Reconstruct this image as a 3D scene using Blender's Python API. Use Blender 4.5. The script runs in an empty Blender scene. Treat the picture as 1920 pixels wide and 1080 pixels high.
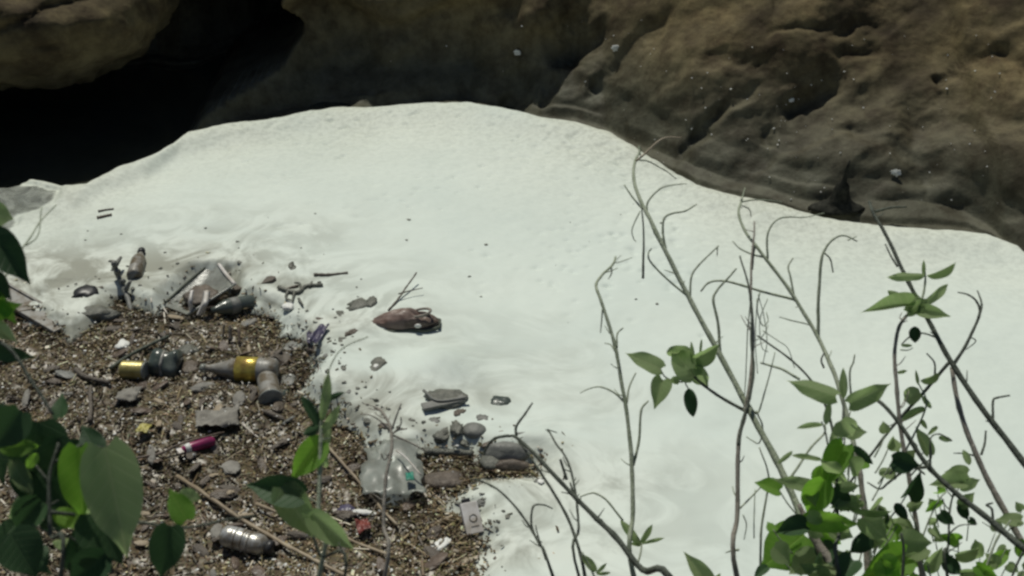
import bpy, math, random
import numpy as np
from mathutils import Vector, Matrix, Quaternion

random.seed(7)
rng = np.random.default_rng(11)
S = bpy.context.scene
COL = S.collection
R = math.radians

# ------------------------------------------------------------------ camera
CAM_H, PITCH, FPX = 2.6, R(30), 2059.0
cd = bpy.data.cameras.new('camera')
cam = bpy.data.objects.new('camera', cd)
COL.objects.link(cam)
cam.location = (0, 0, CAM_H)
cam.rotation_euler = (math.pi / 2 - PITCH, 0, 0)
cd.sensor_width = 36
cd.lens = 36 * FPX / 1920
cd.clip_start, cd.clip_end = 0.05, 500
cd.dof.use_dof = True
cd.dof.focus_distance = 4.5
cd.dof.aperture_fstop = 12
S.camera = cam

# ------------------------------------------------------------------ light
SUN_EL, SUN_AZ = R(64), R(-22)          # azimuth from +Y (behind the far bank) towards +X
w = bpy.data.worlds.new('World')
S.world = w
w.use_nodes = True
nt = w.node_tree
bg = nt.nodes['Background']
sky = nt.nodes.new('ShaderNodeTexSky')
sky.sky_type = 'NISHITA'
sky.sun_disc = False
sky.sun_elevation = SUN_EL
sky.sun_rotation = SUN_AZ
nt.links.new(sky.outputs[0], bg.inputs[0])
bg.inputs[1].default_value = 0.05
sd = bpy.data.lights.new('sun', 'SUN')
sd.energy = 3.6
sd.angle = R(0.6)
sd.color = (1.0, 0.97, 0.86)
sun = bpy.data.objects.new('sun', sd)
COL.objects.link(sun)
tosun = Vector((math.sin(SUN_AZ) * math.cos(SUN_EL), math.cos(SUN_AZ) * math.cos(SUN_EL), math.sin(SUN_EL)))
sun.rotation_euler = (-tosun).to_track_quat('-Z', 'Y').to_euler()
sun.location = tosun * 20
S.view_settings.view_transform = 'Standard'
S.view_settings.look = 'None'
S.view_settings.exposure = -0.2
S.view_settings.gamma = 1
S.view_settings.use_curve_mapping = False
S.cycles.filter_width = 2.6
S.cycles.max_bounces = 8
S.cycles.transparent_max_bounces = 12

# ------------------------------------------------------------------ geometry helpers
FW = Vector((0, math.cos(PITCH), -math.sin(PITCH)))
UP = Vector((0, math.sin(PITCH), math.cos(PITCH)))
RT = Vector((1, 0, 0))
CAMP = Vector((0, 0, CAM_H))

def ray(u, v):
    return FW + RT * ((u - 960) / FPX) - UP * ((v - 540) / FPX)

def G(u, v, z=0.04):                       # a point of the water plane
    r = ray(u, v)
    return CAMP + r * ((z - CAM_H) / r.z)

def D(u, v, d):                            # a point at a given distance
    return CAMP + ray(u, v) * d

def surf_z(x, y):                          # top of whatever floats there (filled in once it is built)
    return 0.0
def GS(u, v, up=0.0):                      # a point standing on the floating surface
    p = G(u, v, 0.05)
    for _ in range(4):
        p = G(u, v, surf_z(p.x, p.y) + up)
    return p

def depth(p):
    return (Vector(p) - CAMP).dot(FW)

# 3-D gradient-free value noise on numpy arrays
_T = rng.random(65536)
def vnoise(x, y, z):
    xi, yi, zi = np.floor(x).astype(np.int64), np.floor(y).astype(np.int64), np.floor(z).astype(np.int64)
    fx, fy, fz = x - xi, y - yi, z - zi
    fx, fy, fz = [f * f * f * (f * (f * 6 - 15) + 10) for f in (fx, fy, fz)]
    def h(a, b, c):
        n = (a * 73856093) ^ (b * 19349663) ^ (c * 83492791)
        n = (n ^ (n >> 13)) * 1274126177
        return _T[(n ^ (n >> 16)) & 65535]
    r = 0
    for a in (0, 1):
        for b in (0, 1):
            for c in (0, 1):
                wgt = (fx if a else 1 - fx) * (fy if b else 1 - fy) * (fz if c else 1 - fz)
                r = r + wgt * h(xi + a, yi + b, zi + c)
    return r * 2 - 1

def fbm(x, y, z, oct=4, gain=0.5, ridge=False):
    a, s, t = 1.0, 0, 0
    for o in range(oct):
        n = vnoise(x * 2**o + 13.1 * o, y * 2**o + 7.7 * o, z * 2**o + 3.3 * o)
        s = s + a * ((1 - 2 * np.abs(n)) if ridge else n)
        t += a
        a *= gain
    return s / t

def sstep(a, b, x):
    t = np.clip((x - a) / (b - a), 0, 1)
    return t * t * (3 - 2 * t)

def poly_sd(px, py, poly):                 # signed distance, positive inside
    P = np.array(poly)
    d = np.full(px.shape, 1e9)
    ins = np.zeros(px.shape, bool)
    for i in range(len(P)):
        a, b = P[i], P[(i + 1) % len(P)]
        e = b - a
        t = np.clip(((px - a[0]) * e[0] + (py - a[1]) * e[1]) / (e @ e + 1e-12), 0, 1)
        d = np.minimum(d, np.hypot(px - a[0] - e[0] * t, py - a[1] - e[1] * t))
        c = ((a[1] > py) != (b[1] > py))
        with np.errstate(divide='ignore', invalid='ignore'):
            xx = e[0] * (py - a[1]) / (e[1] if abs(e[1]) > 1e-12 else 1e-12) + a[0]
        ins ^= c & (px < xx)
    return np.where(ins, d, -d)

def seg_d(px, py, pts):
    d = np.full(px.shape, 1e9)
    for a, b in zip(pts[:-1], pts[1:]):
        e = (b[0] - a[0], b[1] - a[1])
        t = np.clip(((px - a[0]) * e[0] + (py - a[1]) * e[1]) / (e[0]**2 + e[1]**2 + 1e-12), 0, 1)
        d = np.minimum(d, np.hypot(px - a[0] - e[0] * t, py - a[1] - e[1] * t))
    return d

def np_mesh(name, V, Q, smooth=True, col=None, attr=None):
    V = np.asarray(V, np.float32)
    Q = np.asarray(Q, np.int32)
    k = Q.shape[1]
    me = bpy.data.meshes.new(name)
    me.vertices.add(len(V))
    me.vertices.foreach_set('co', V.ravel())
    me.loops.add(Q.size)
    me.loops.foreach_set('vertex_index', Q.ravel())
    me.polygons.add(len(Q))
    me.polygons.foreach_set('loop_start', np.arange(0, Q.size, k, dtype=np.int32))
    me.update(calc_edges=True)
    me.polygons.foreach_set('use_smooth', np.full(len(Q), smooth))
    if col is not None:
        a = me.color_attributes.new('Col', 'FLOAT_COLOR', 'POINT')
        a.data.foreach_set('color', np.asarray(col, np.float32).ravel())
    for n, v in (attr or {}).items():
        a = me.attributes.new(n, 'FLOAT', 'POINT')
        a.data.foreach_set('value', np.asarray(v, np.float32).ravel())
    me.validate()
    return me

def grid_faces(n, m, keep=None):           # n rows by m columns of vertices
    i, j = np.meshgrid(np.arange(n - 1), np.arange(m - 1), indexing='ij')
    a = (i * m + j).ravel()
    Q = np.stack([a, a + 1, a + m + 1, a + m], 1)
    if keep is not None:
        k = keep.ravel()
        Q = Q[k[Q].any(1)]
    return Q

def link(name, me, mat, parent=None):
    o = bpy.data.objects.new(name, me)
    if mat is not None and len(me.materials) == 0:
        me.materials.append(mat)
    COL.objects.link(o)
    if parent is not None:
        o.parent = parent
    return o

def tag(o, label=None, cat=None, group=None, kind=None):
    for k, v in (('label', label), ('category', cat), ('group', group), ('kind', kind)):
        if v:
            o[k] = v
    return o

def thing(name, label, cat, loc, rz=0, group=None):
    o = bpy.data.objects.new(name, None)
    o.empty_display_size = 0.05
    o.location = loc
    o.rotation_euler = (0, 0, rz)
    COL.objects.link(o)
    return tag(o, label, cat, group)

class MB:
    def __init__(s):
        s.v, s.f = [], []
    def add(s, V, F):
        b = len(s.v)
        s.v += [tuple(p) for p in V]
        s.f += [tuple(i + b for i in f) for f in F]
        return s
    def tube(s, pts, rad, n=6, caps=True):
        pts = [Vector(p) for p in pts]
        ring, fr = [], None
        for i, p in enumerate(pts):
            t = (pts[min(i + 1, len(pts) - 1)] - pts[max(i - 1, 0)]).normalized()
            if fr is None:
                fr = t.orthogonal().normalized()
            fr = (fr - t * fr.dot(t)).normalized()
            b = t.cross(fr)
            ring.append([p + (fr * math.cos(2 * math.pi * k / n) + b * math.sin(2 * math.pi * k / n)) * rad[i] for k in range(n)])
        V = [q for rr in ring for q in rr]
        F = []
        for i in range(len(pts) - 1):
            for k in range(n):
                F.append((i * n + k, i * n + (k + 1) % n, (i + 1) * n + (k + 1) % n, (i + 1) * n + k))
        if caps:
            F.append(tuple(range(n))[::-1])
            F.append(tuple(range((len(pts) - 1) * n, len(pts) * n)))
        return s.add(V, F)
    def lathe(s, prof, n=24, axis='X', c=(0, 0, 0), dent=None):
        V, F = [], []
        for (l, r) in prof:
            for k in range(n):
                a = 2 * math.pi * k / n
                p = Vector((l, r * math.cos(a), r * math.sin(a))) if axis == 'X' else Vector((r * math.cos(a), r * math.sin(a), l))
                p += Vector(c)
                if dent:
                    p = dent(p)
                V.append(p)
        for i in range(len(prof) - 1):
            for k in range(n):
                F.append((i * n + k, (i + 1) * n + k, (i + 1) * n + (k + 1) % n, i * n + (k + 1) % n))
        F.append(tuple(range(n)))
        F.append(tuple(range((len(prof) - 1) * n, len(prof) * n))[::-1])
        return s.add(V, F)
    def box(s, c, h, M=None):
        V = []
        for x in (-1, 1):
            for y in (-1, 1):
                for z in (-1, 1):
                    p = Vector((h[0] * x, h[1] * y, h[2] * z))
                    if M is not None:
                        p = M @ p
                    V.append(p + Vector(c))
        return s.add(V, [(0, 1, 3, 2), (4, 6, 7, 5), (0, 4, 5, 1), (2, 3, 7, 6), (0, 2, 6, 4), (1, 5, 7, 3)])
    def build(s, name, mat, parent=None, smooth=True, bevel=0):
        me = bpy.data.meshes.new(name)
        me.from_pydata(s.v, [], s.f)
        me.update()
        if bevel:
            import bmesh
            bm = bmesh.new()
            bm.from_mesh(me)
            bmesh.ops.bevel(bm, geom=bm.edges[:], offset=bevel, segments=2, affect='EDGES', profile=0.6)
            bm.to_mesh(me)
            bm.free()
        me.polygons.foreach_set('use_smooth', [smooth] * len(me.polygons))
        return link(name, me, mat, parent)

# ------------------------------------------------------------------ materials
def N(nt, t, **kw):
    n = nt.nodes.new(t)
    for k, v in kw.items():
        if k in n.inputs.keys():
            n.inputs[k].default_value = v
        else:
            setattr(n, k, v)
    return n

def mat(name, c1, c2=None, rough=0.6, scale=20, bump=0.0, bscale=None, spec=0.4, metal=0, detail=6, coords='Object', trans=0, alpha=1, lo=0.35, hi=0.65, c3=None, coat=0, stretch=None):
    m = bpy.data.materials.new(name)
    m.use_nodes = True
    t = m.node_tree
    b = t.nodes['Principled BSDF']
    b.inputs['Roughness'].default_value = rough
    b.inputs['Specular IOR Level'].default_value = spec
    b.inputs['Metallic'].default_value = metal
    b.inputs['Transmission Weight'].default_value = trans
    b.inputs['Alpha'].default_value = alpha
    b.inputs['Coat Weight'].default_value = coat
    b.inputs['Coat Roughness'].default_value = 0.15
    tc = N(t, 'ShaderNodeTexCoord')
    src = tc.outputs[coords]
    if stretch:
        mp = N(t, 'ShaderNodeMapping')
        mp.inputs['Scale'].default_value = stretch
        t.links.new(src, mp.inputs[0])
        src = mp.outputs[0]
    if c2 is None:
        c2 = tuple(x * 0.7 for x in c1)
    nz = N(t, 'ShaderNodeTexNoise', Scale=scale, Detail=detail, Roughness=0.62)
    t.links.new(src, nz.inputs['Vector'])
    cr = N(t, 'ShaderNodeValToRGB')
    cr.color_ramp.elements[0].position = lo
    cr.color_ramp.elements[0].color = (*c1, 1)
    cr.color_ramp.elements[1].position = hi
    cr.color_ramp.elements[1].color = (*c2, 1)
    if c3:
        e = cr.color_ramp.elements.new((lo + hi) / 2)
        e.color = (*c3, 1)
    t.links.new(nz.outputs['Fac'], cr.inputs[0])
    t.links.new(cr.outputs[0], b.inputs['Base Color'])
    if bump:
        n2 = N(t, 'ShaderNodeTexNoise', Scale=bscale or scale * 3, Detail=5, Roughness=0.65)
        t.links.new(src, n2.inputs['Vector'])
        bp = N(t, 'ShaderNodeBump', Strength=bump, Distance=0.01)
        t.links.new(n2.outputs['Fac'], bp.inputs['Height'])
        t.links.new(bp.outputs[0], b.inputs['Normal'])
    return m

M = {}
M['plastic_grey'] = mat('grey_plastic', (0.27, 0.265, 0.24), (0.12, 0.095, 0.06), 0.38, 20, bump=0.15, lo=0.42, hi=0.62)
M['plastic_clear'] = mat('cloudy_plastic', (0.36, 0.38, 0.34), (0.2, 0.205, 0.18), 0.25, 18, bump=0.2, alpha=0.75)
M['film'] = mat('dirty_clear_film', (0.34, 0.37, 0.33), (0.2, 0.21, 0.18), 0.3, 9, bump=0.1, alpha=0.6)
M['plastic_green'] = mat('dark_green_plastic', (0.045, 0.06, 0.05), (0.10, 0.115, 0.10), 0.25, 14, bump=0.15, spec=0.5)
M['gold'] = mat('gold_foil', (0.62, 0.5, 0.10), (0.30, 0.2, 0.06), 0.3, 26, bump=0.2, metal=0.55)
M['gold_pale'] = mat('pale_gold_print', (0.5, 0.45, 0.2), (0.3, 0.24, 0.07), 0.35, 22, bump=0.2, metal=0.35)
M['white'] = mat('white_plastic', (0.74, 0.72, 0.70), (0.42, 0.38, 0.32), 0.4, 12, bump=0.1)
M['silver'] = mat('silver_foil', (0.62, 0.64, 0.63), (0.24, 0.21, 0.16), 0.3, 22, bump=0.2, metal=0.4)
M['black'] = mat('black_plastic', (0.015, 0.016, 0.018), (0.04, 0.04, 0.04), 0.4, 20)
M['char'] = mat('wet_black_wood', (0.010, 0.011, 0.009), (0.045, 0.045, 0.036), 0.85, 30, spec=0.1, bump=0.5)
M['pink'] = mat('magenta_plastic', (0.32, 0.025, 0.12), (0.17, 0.02, 0.07), 0.3, 15)
M['purple'] = mat('purple_film', (0.05, 0.045, 0.09), (0.11, 0.10, 0.14), 0.35, 25)
M['red'] = mat('faded_red_film', (0.22, 0.05, 0.035), (0.12, 0.035, 0.03), 0.45, 25)
M['yellow'] = mat('yellow_film', (0.42, 0.38, 0.10), (0.28, 0.25, 0.08), 0.45, 25)
M['green_print'] = mat('green_print', (0.02, 0.22, 0.15), (0.02, 0.15, 0.1), 0.45, 25)
M['grey_cloth'] = mat('grey_cloth', (0.26, 0.25, 0.22), (0.15, 0.14, 0.12), 0.8, 18, bump=0.4)
M['shoe'] = mat('brown_leather', (0.15, 0.095, 0.075), (0.09, 0.065, 0.05), 0.4, 12, bump=0.25, c3=(0.2, 0.15, 0.125))
M['clod'] = mat('wet_clod', (0.075, 0.08, 0.065), (0.20, 0.20, 0.165), 0.4, 22, bump=0.8, bscale=60)
M['clod_brown'] = mat('wet_brown_clod', (0.07, 0.055, 0.04), (0.17, 0.14, 0.11), 0.4, 22, bump=0.8, bscale=60)
M['clod_grey'] = mat('grey_scum', (0.13, 0.135, 0.12), (0.22, 0.22, 0.2), 0.5, 14, bump=0.5, bscale=50)
M['wood'] = mat('grey_wood', (0.15, 0.13, 0.105), (0.085, 0.07, 0.055), 0.6, 14, bump=0.5, stretch=(1, 8, 8))
M['wood_pale'] = mat('pale_stalk', (0.36, 0.30, 0.21), (0.2, 0.155, 0.10), 0.55, 14, bump=0.3)
M['stick'] = mat('wet_stick', (0.075, 0.055, 0.04), (0.17, 0.13, 0.10), 0.45, 20, bump=0.4)
M['twig'] = mat('green_grey_bark', (0.23, 0.27, 0.18), (0.36, 0.40, 0.29), 0.6, 45, bump=0.4)
M['twig_dark'] = mat('dark_bark', (0.045, 0.055, 0.04), (0.10, 0.115, 0.085), 0.6, 50, bump=0.5)
M['twig_brown'] = mat('brown_bark', (0.19, 0.17, 0.14), (0.30, 0.275, 0.23), 0.6, 45, bump=0.4)
M['soil'] = mat('bank_soil', (0.06, 0.045, 0.03), (0.12, 0.10, 0.065), 0.9, 9, bump=0.8, bscale=40)
M['foam_bit'] = mat('white_foam_bit', (0.75, 0.76, 0.72), (0.6, 0.6, 0.56), 0.5, 30)

def leaf_mat(name, c1, c2, tr):
    m = bpy.data.materials.new(name)
    m.use_nodes = True
    t = m.node_tree
    b = t.nodes['Principled BSDF']
    out = t.nodes['Material Output']
    b.inputs['Roughness'].default_value = 0.55
    b.inputs['Specular IOR Level'].default_value = 0.22
    oi = N(t, 'ShaderNodeObjectInfo')
    tc = N(t, 'ShaderNodeTexCoord')
    nz = N(t, 'ShaderNodeTexNoise', Scale=3.0, Detail=4)
    t.links.new(tc.outputs['Object'], nz.inputs['Vector'])
    ad = N(t, 'ShaderNodeMath', operation='MULTIPLY_ADD')
    t.links.new(oi.outputs['Random'], ad.inputs[0])
    ad.inputs[1].default_value = 0.6
    t.links.new(nz.outputs['Fac'], ad.inputs[2])
    cr = N(t, 'ShaderNodeValToRGB')
    cr.color_ramp.elements[0].position = 0.4
    cr.color_ramp.elements[0].color = (*c1, 1)
    cr.color_ramp.elements[1].position = 1.1 if False else 1.0
    cr.color_ramp.elements[1].color = (*c2, 1)
    t.links.new(ad.outputs[0], cr.inputs[0])
    # veins from the leaf's own uv: midrib and side veins
    uv = N(t, 'ShaderNodeUVMap')
    sx = N(t, 'ShaderNodeSeparateXYZ')
    t.links.new(uv.outputs[0], sx.inputs[0])
    ab = N(t, 'ShaderNodeMath', operation='SUBTRACT')
    t.links.new(sx.outputs[0], ab.inputs[0])
    ab.inputs[1].default_value = 0.5
    a2 = N(t, 'ShaderNodeMath', operation='ABSOLUTE')
    t.links.new(ab.outputs[0], a2.inputs[0])
    k = N(t, 'ShaderNodeMath', operation='MULTIPLY_ADD')
    t.links.new(a2.outputs[0], k.inputs[0])
    k.inputs[1].default_value = -0.45
    t.links.new(sx.outputs[1], k.inputs[2])
    k2 = N(t, 'ShaderNodeMath', operation='MULTIPLY')
    t.links.new(k.outputs[0], k2.inputs[0])
    k2.inputs[1].default_value = 7.5
    pp = N(t, 'ShaderNodeMath', operation='PINGPONG')
    t.links.new(k2.outputs[0], pp.inputs[0])
    pp.inputs[1].default_value = 0.5
    v1 = N(t, 'ShaderNodeMapRange')
    t.links.new(pp.outputs[0], v1.inputs[0])
    v1.inputs[1].default_value, v1.inputs[2].default_value = 0.0, 0.1
    v1.inputs[3].default_value, v1.inputs[4].default_value = 0.6, 0.0
    v2 = N(t, 'ShaderNodeMapRange')
    t.links.new(a2.outputs[0], v2.inputs[0])
    v2.inputs[1].default_value, v2.inputs[2].default_value = 0.0, 0.035
    v2.inputs[3].default_value, v2.inputs[4].default_value = 1.0, 0.0
    mx = N(t, 'ShaderNodeMath', operation='MAXIMUM')
    t.links.new(v1.outputs[0], mx.inputs[0])
    t.links.new(v2.outputs[0], mx.inputs[1])
    mc = N(t, 'ShaderNodeMixRGB')
    mc.inputs[2].default_value = (c2[0] * 1.5, c2[1] * 1.25, c2[2] * 1.5, 1)
    sc = N(t, 'ShaderNodeMath', operation='MULTIPLY')
    t.links.new(mx.outputs[0], sc.inputs[0])
    sc.inputs[1].default_value = 0.45
    t.links.new(sc.outputs[0], mc.inputs[0])
    t.links.new(cr.outputs[0], mc.inputs[1])
    t.links.new(mc.outputs[0], b.inputs['Base Color'])
    bp = N(t, 'ShaderNodeBump', Strength=0.35, Distance=0.003)
    bp.invert = True
    t.links.new(mx.outputs[0], bp.inputs['Height'])
    t.links.new(bp.outputs[0], b.inputs['Normal'])
    tl = N(t, 'ShaderNodeBsdfTranslucent')
    hs = N(t, 'ShaderNodeHueSaturation', Saturation=1.15, Value=1.7)
    t.links.new(mc.outputs[0], hs.inputs['Color'])
    t.links.new(hs.outputs[0], tl.inputs[0])
    ms = N(t, 'ShaderNodeMixShader')
    ms.inputs[0].default_value = tr
    t.links.new(b.outputs[0], ms.inputs[1])
    t.links.new(tl.outputs[0], ms.inputs[2])
    t.links.new(ms.outputs[0], out.inputs[0])
    return m

M['leaf'] = leaf_mat('mid_green_leaf', (0.20, 0.28, 0.125), (0.27, 0.355, 0.18), 0.58)
M['leaf_bright'] = leaf_mat('bright_green_leaf', (0.15, 0.30, 0.06), (0.21, 0.37, 0.085), 0.62)
M['leaf_dark'] = leaf_mat('dark_green_leaf', (0.025, 0.055, 0.025), (0.045, 0.09, 0.038), 0.25)

# ---- rock
def rock_material(name):
    m = bpy.data.materials.new(name)
    m.use_nodes = True
    t = m.node_tree
    b = t.nodes['Principled BSDF']
    ge = N(t, 'ShaderNodeNewGeometry')
    P = ge.outputs['Position']
    n1 = N(t, 'ShaderNodeTexNoise', Scale=1.7, Detail=8, Roughness=0.62)
    n2 = N(t, 'ShaderNodeTexNoise', Scale=6.5, Detail=8, Roughness=0.7)
    n3 = N(t, 'ShaderNodeTexNoise', Scale=38.0, Detail=6, Roughness=0.7)
    vo = N(t, 'ShaderNodeTexVoronoi', Scale=9.0, feature='DISTANCE_TO_EDGE')
    for n in (n1, n2, n3):
        t.links.new(P, n.inputs['Vector'])
    dm = N(t, 'ShaderNodeMixRGB')
    dm.inputs[0].default_value = 0.25
    t.links.new(P, dm.inputs[1])
    t.links.new(n2.outputs['Color'], dm.inputs[2])
    t.links.new(dm.outputs[0], vo.inputs['Vector'])
    r1 = N(t, 'ShaderNodeValToRGB')
    e = r1.color_ramp.elements
    e[0].position, e[0].color = 0.33, (0.045, 0.037, 0.023, 1)
    e[1].position, e[1].color = 0.68, (0.23, 0.185, 0.095, 1)
    x = e.new(0.5)
    x.color = (0.115, 0.095, 0.053, 1)
    t.links.new(n1.outputs['Fac'], r1.inputs[0])
    r2 = N(t, 'ShaderNodeValToRGB')
    e = r2.color_ramp.elements
    e[0].position, e[0].color = 0.36, (0.42, 0.36, 0.34, 1)
    e[1].position, e[1].color = 0.62, (1.1, 1.08, 1.0, 1)
    t.links.new(n2.outputs['Fac'], r2.inputs[0])
    mu = N(t, 'ShaderNodeMixRGB', blend_type='MULTIPLY')
    mu.inputs[0].default_value = 0.9
    t.links.new(r1.outputs[0], mu.inputs[1])
    t.links.new(r2.outputs[0], mu.inputs[2])
    # wet, silt-grey river band at the water line, darkened to deepen bank shade
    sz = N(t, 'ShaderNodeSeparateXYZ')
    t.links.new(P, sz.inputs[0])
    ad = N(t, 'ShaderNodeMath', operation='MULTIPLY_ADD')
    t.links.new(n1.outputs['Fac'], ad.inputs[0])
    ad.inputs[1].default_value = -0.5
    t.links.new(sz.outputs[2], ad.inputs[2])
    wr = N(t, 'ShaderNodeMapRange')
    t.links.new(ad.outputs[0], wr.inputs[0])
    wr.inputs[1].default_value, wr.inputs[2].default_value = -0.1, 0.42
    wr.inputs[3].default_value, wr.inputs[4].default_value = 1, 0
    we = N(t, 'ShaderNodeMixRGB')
    silt_shade = N(t, 'ShaderNodeValToRGB')
    e = silt_shade.color_ramp.elements
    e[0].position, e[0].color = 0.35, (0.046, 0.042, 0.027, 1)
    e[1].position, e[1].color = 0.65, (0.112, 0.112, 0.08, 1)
    t.links.new(n2.outputs['Fac'], silt_shade.inputs[0])
    t.links.new(silt_shade.outputs[0], we.inputs[2])
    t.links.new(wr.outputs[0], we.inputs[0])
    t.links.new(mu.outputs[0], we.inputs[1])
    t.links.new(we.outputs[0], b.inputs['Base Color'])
    rr = N(t, 'ShaderNodeMapRange')
    t.links.new(wr.outputs[0], rr.inputs[0])
    rr.inputs[3].default_value, rr.inputs[4].default_value = 0.85, 0.58
    t.links.new(rr.outputs[0], b.inputs['Roughness'])
    b.inputs['Specular IOR Level'].default_value = 0.15
    h = N(t, 'ShaderNodeMath', operation='MULTIPLY_ADD')
    t.links.new(n3.outputs['Fac'], h.inputs[0])
    h.inputs[1].default_value = 0.35
    t.links.new(n2.outputs['Fac'], h.inputs[2])
    bp = N(t, 'ShaderNodeBump', Strength=0.4, Distance=0.03)
    t.links.new(h.outputs[0], bp.inputs['Height'])
    t.links.new(bp.outputs[0], b.inputs['Normal'])
    return m
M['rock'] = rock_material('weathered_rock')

# ---- foam
def foam_material():
    m = bpy.data.materials.new('river_foam')
    m.use_nodes = True
    t = m.node_tree
    b = t.nodes['Principled BSDF']
    out = t.nodes['Material Output']
    ge = N(t, 'ShaderNodeNewGeometry')
    P = ge.outputs['Position']
    n1 = N(t, 'ShaderNodeTexNoise', Scale=1.1, Detail=5, Roughness=0.55)
    n2 = N(t, 'ShaderNodeTexNoise', Scale=7, Detail=7, Roughness=0.62, Distortion=1.2)
    n3 = N(t, 'ShaderNodeTexNoise', Scale=34, Detail=6, Roughness=0.7)
    n4 = N(t, 'ShaderNodeTexNoise', Scale=2.6, Detail=7, Roughness=0.6, Distortion=2.6)
    for n in (n1, n2, n3, n4):
        t.links.new(P, n.inputs['Vector'])
    def ramp(src, stops):
        r = N(t, 'ShaderNodeValToRGB')
        e = r.color_ramp.elements
        e[0].position, e[0].color = stops[0][0], (*stops[0][1], 1)
        e[1].position, e[1].color = stops[1][0], (*stops[1][1], 1)
        t.links.new(src, r.inputs[0])
        return r.outputs[0]
    def mix(f, a, c, mode='MIX'):
        x = N(t, 'ShaderNodeMixRGB', blend_type=mode)
        if isinstance(f, float):
            x.inputs[0].default_value = f
        else:
            t.links.new(f, x.inputs[0])
        for i, q in ((1, a), (2, c)):
            if isinstance(q, tuple):
                x.inputs[i].default_value = (*q, 1)
            else:
                t.links.new(q, x.inputs[i])
        return x.outputs[0]
    def attr(n):
        return N(t, 'ShaderNodeAttribute', attribute_name=n).outputs['Fac']
    def math_(op, a, c):
        x = N(t, 'ShaderNodeMath', operation=op)
        for i, q in ((0, a), (1, c)):
            if isinstance(q, (int, float)):
                x.inputs[i].default_value = q
            else:
                t.links.new(q, x.inputs[i])
        return x.outputs[0]
    base = ramp(n1.outputs['Fac'], [(0.3, (0.575, 0.65, 0.60)), (0.7, (0.665, 0.73, 0.665))])
    # creamier, darker mottled froth towards the far shore
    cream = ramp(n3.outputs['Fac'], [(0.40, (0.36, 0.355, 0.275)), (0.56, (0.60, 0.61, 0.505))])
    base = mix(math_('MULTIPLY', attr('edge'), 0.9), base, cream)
    # dirty, drawn-out froth round the raft, and painted shade at the left
    grey = ramp(n4.outputs['Fac'], [(0.42, (0.27, 0.275, 0.225)), (0.60, (0.62, 0.655, 0.585))])
    base = mix(attr('dirt_shade'), base, grey)
    t.links.new(base, b.inputs['Base Color'])
    b.inputs['Roughness'].default_value = 0.6
    b.inputs['Specular IOR Level'].default_value = 0.25
    h = math_('ADD', math_('MULTIPLY', n3.outputs['Fac'], 0.45), n2.outputs['Fac'])
    bp = N(t, 'ShaderNodeBump', Distance=0.014)
    t.links.new(math_('ADD', math_('MULTIPLY', attr('edge'), 0.38), 0.07), bp.inputs['Strength'])
    t.links.new(h, bp.inputs['Height'])
    t.links.new(bp.outputs[0], b.inputs['Normal'])
    ad = math_('ADD', math_('MULTIPLY', n2.outputs['Fac'], 0.5), attr('cover'))
    mr = N(t, 'ShaderNodeMapRange')
    t.links.new(ad, mr.inputs[0])
    mr.inputs[1].default_value, mr.inputs[2].default_value = 0.3, 0.75
    tr = N(t, 'ShaderNodeBsdfTransparent')
    ms = N(t, 'ShaderNodeMixShader')
    t.links.new(mr.outputs[0], ms.inputs[0])
    t.links.new(tr.outputs[0], ms.inputs[1])
    t.links.new(b.outputs[0], ms.inputs[2])
    t.links.new(ms.outputs[0], out.inputs[0])
    return m
M['foam'] = foam_material()

def chip_material():
    m = bpy.data.materials.new('wet_debris')
    m.use_nodes = True
    t = m.node_tree
    b = t.nodes['Principled BSDF']
    at = N(t, 'ShaderNodeAttribute', attribute_name='Col')
    ge = N(t, 'ShaderNodeNewGeometry')
    nz = N(t, 'ShaderNodeTexNoise', Scale=120, Detail=3)
    t.links.new(ge.outputs['Position'], nz.inputs['Vector'])
    mu = N(t, 'ShaderNodeMixRGB', blend_type='MULTIPLY')
    mu.inputs[0].default_value = 0.6
    t.links.new(at.outputs['Color'], mu.inputs[1])
    t.links.new(nz.outputs['Color'], mu.inputs[2])
    t.links.new(mu.outputs[0], b.inputs['Base Color'])
    b.inputs['Roughness'].default_value = 0.4
    b.inputs['Specular IOR Level'].default_value = 0.45
    return m
M['chip'] = chip_material()

wm = mat('river_water', (0.03, 0.034, 0.024), (0.045, 0.048, 0.035), 0.12, 2, bump=0.12, bscale=9, spec=0.5)
M['water'] = wm

# ------------------------------------------------------------------ terrain
EDGE = [(-900, 330), (-500, 345), (-200, 350), (-60, 348), (30, 345), (75, 338), (130, 350), (180, 345), (235, 318), (310, 290), (365, 255),
        (430, 238), (510, 225), (590, 208), (640, 203), (700, 205), (800, 202), (880, 206), (960, 222), (1020, 236), (1080, 240), (1140, 256),
        (1200, 290), (1260, 325), (1310, 350), (1380, 368), (1450, 380), (1530, 403), (1600, 412), (1680, 420), (1760, 424), (1830, 432),
        (1880, 455), (1920, 488), (1990, 525), (2120, 560), (2400, 590), (2900, 600)]
EW = np.array([tuple(G(u, v, 0.05))[:2] for u, v in EDGE])
o_ = np.argsort(EW[:, 0])
def shore(x):
    return np.interp(x, EW[o_, 0], EW[o_, 1])
XL = G(358, 245).x                          # left corner of the bank, beside the cave
XC = -1.42

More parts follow.
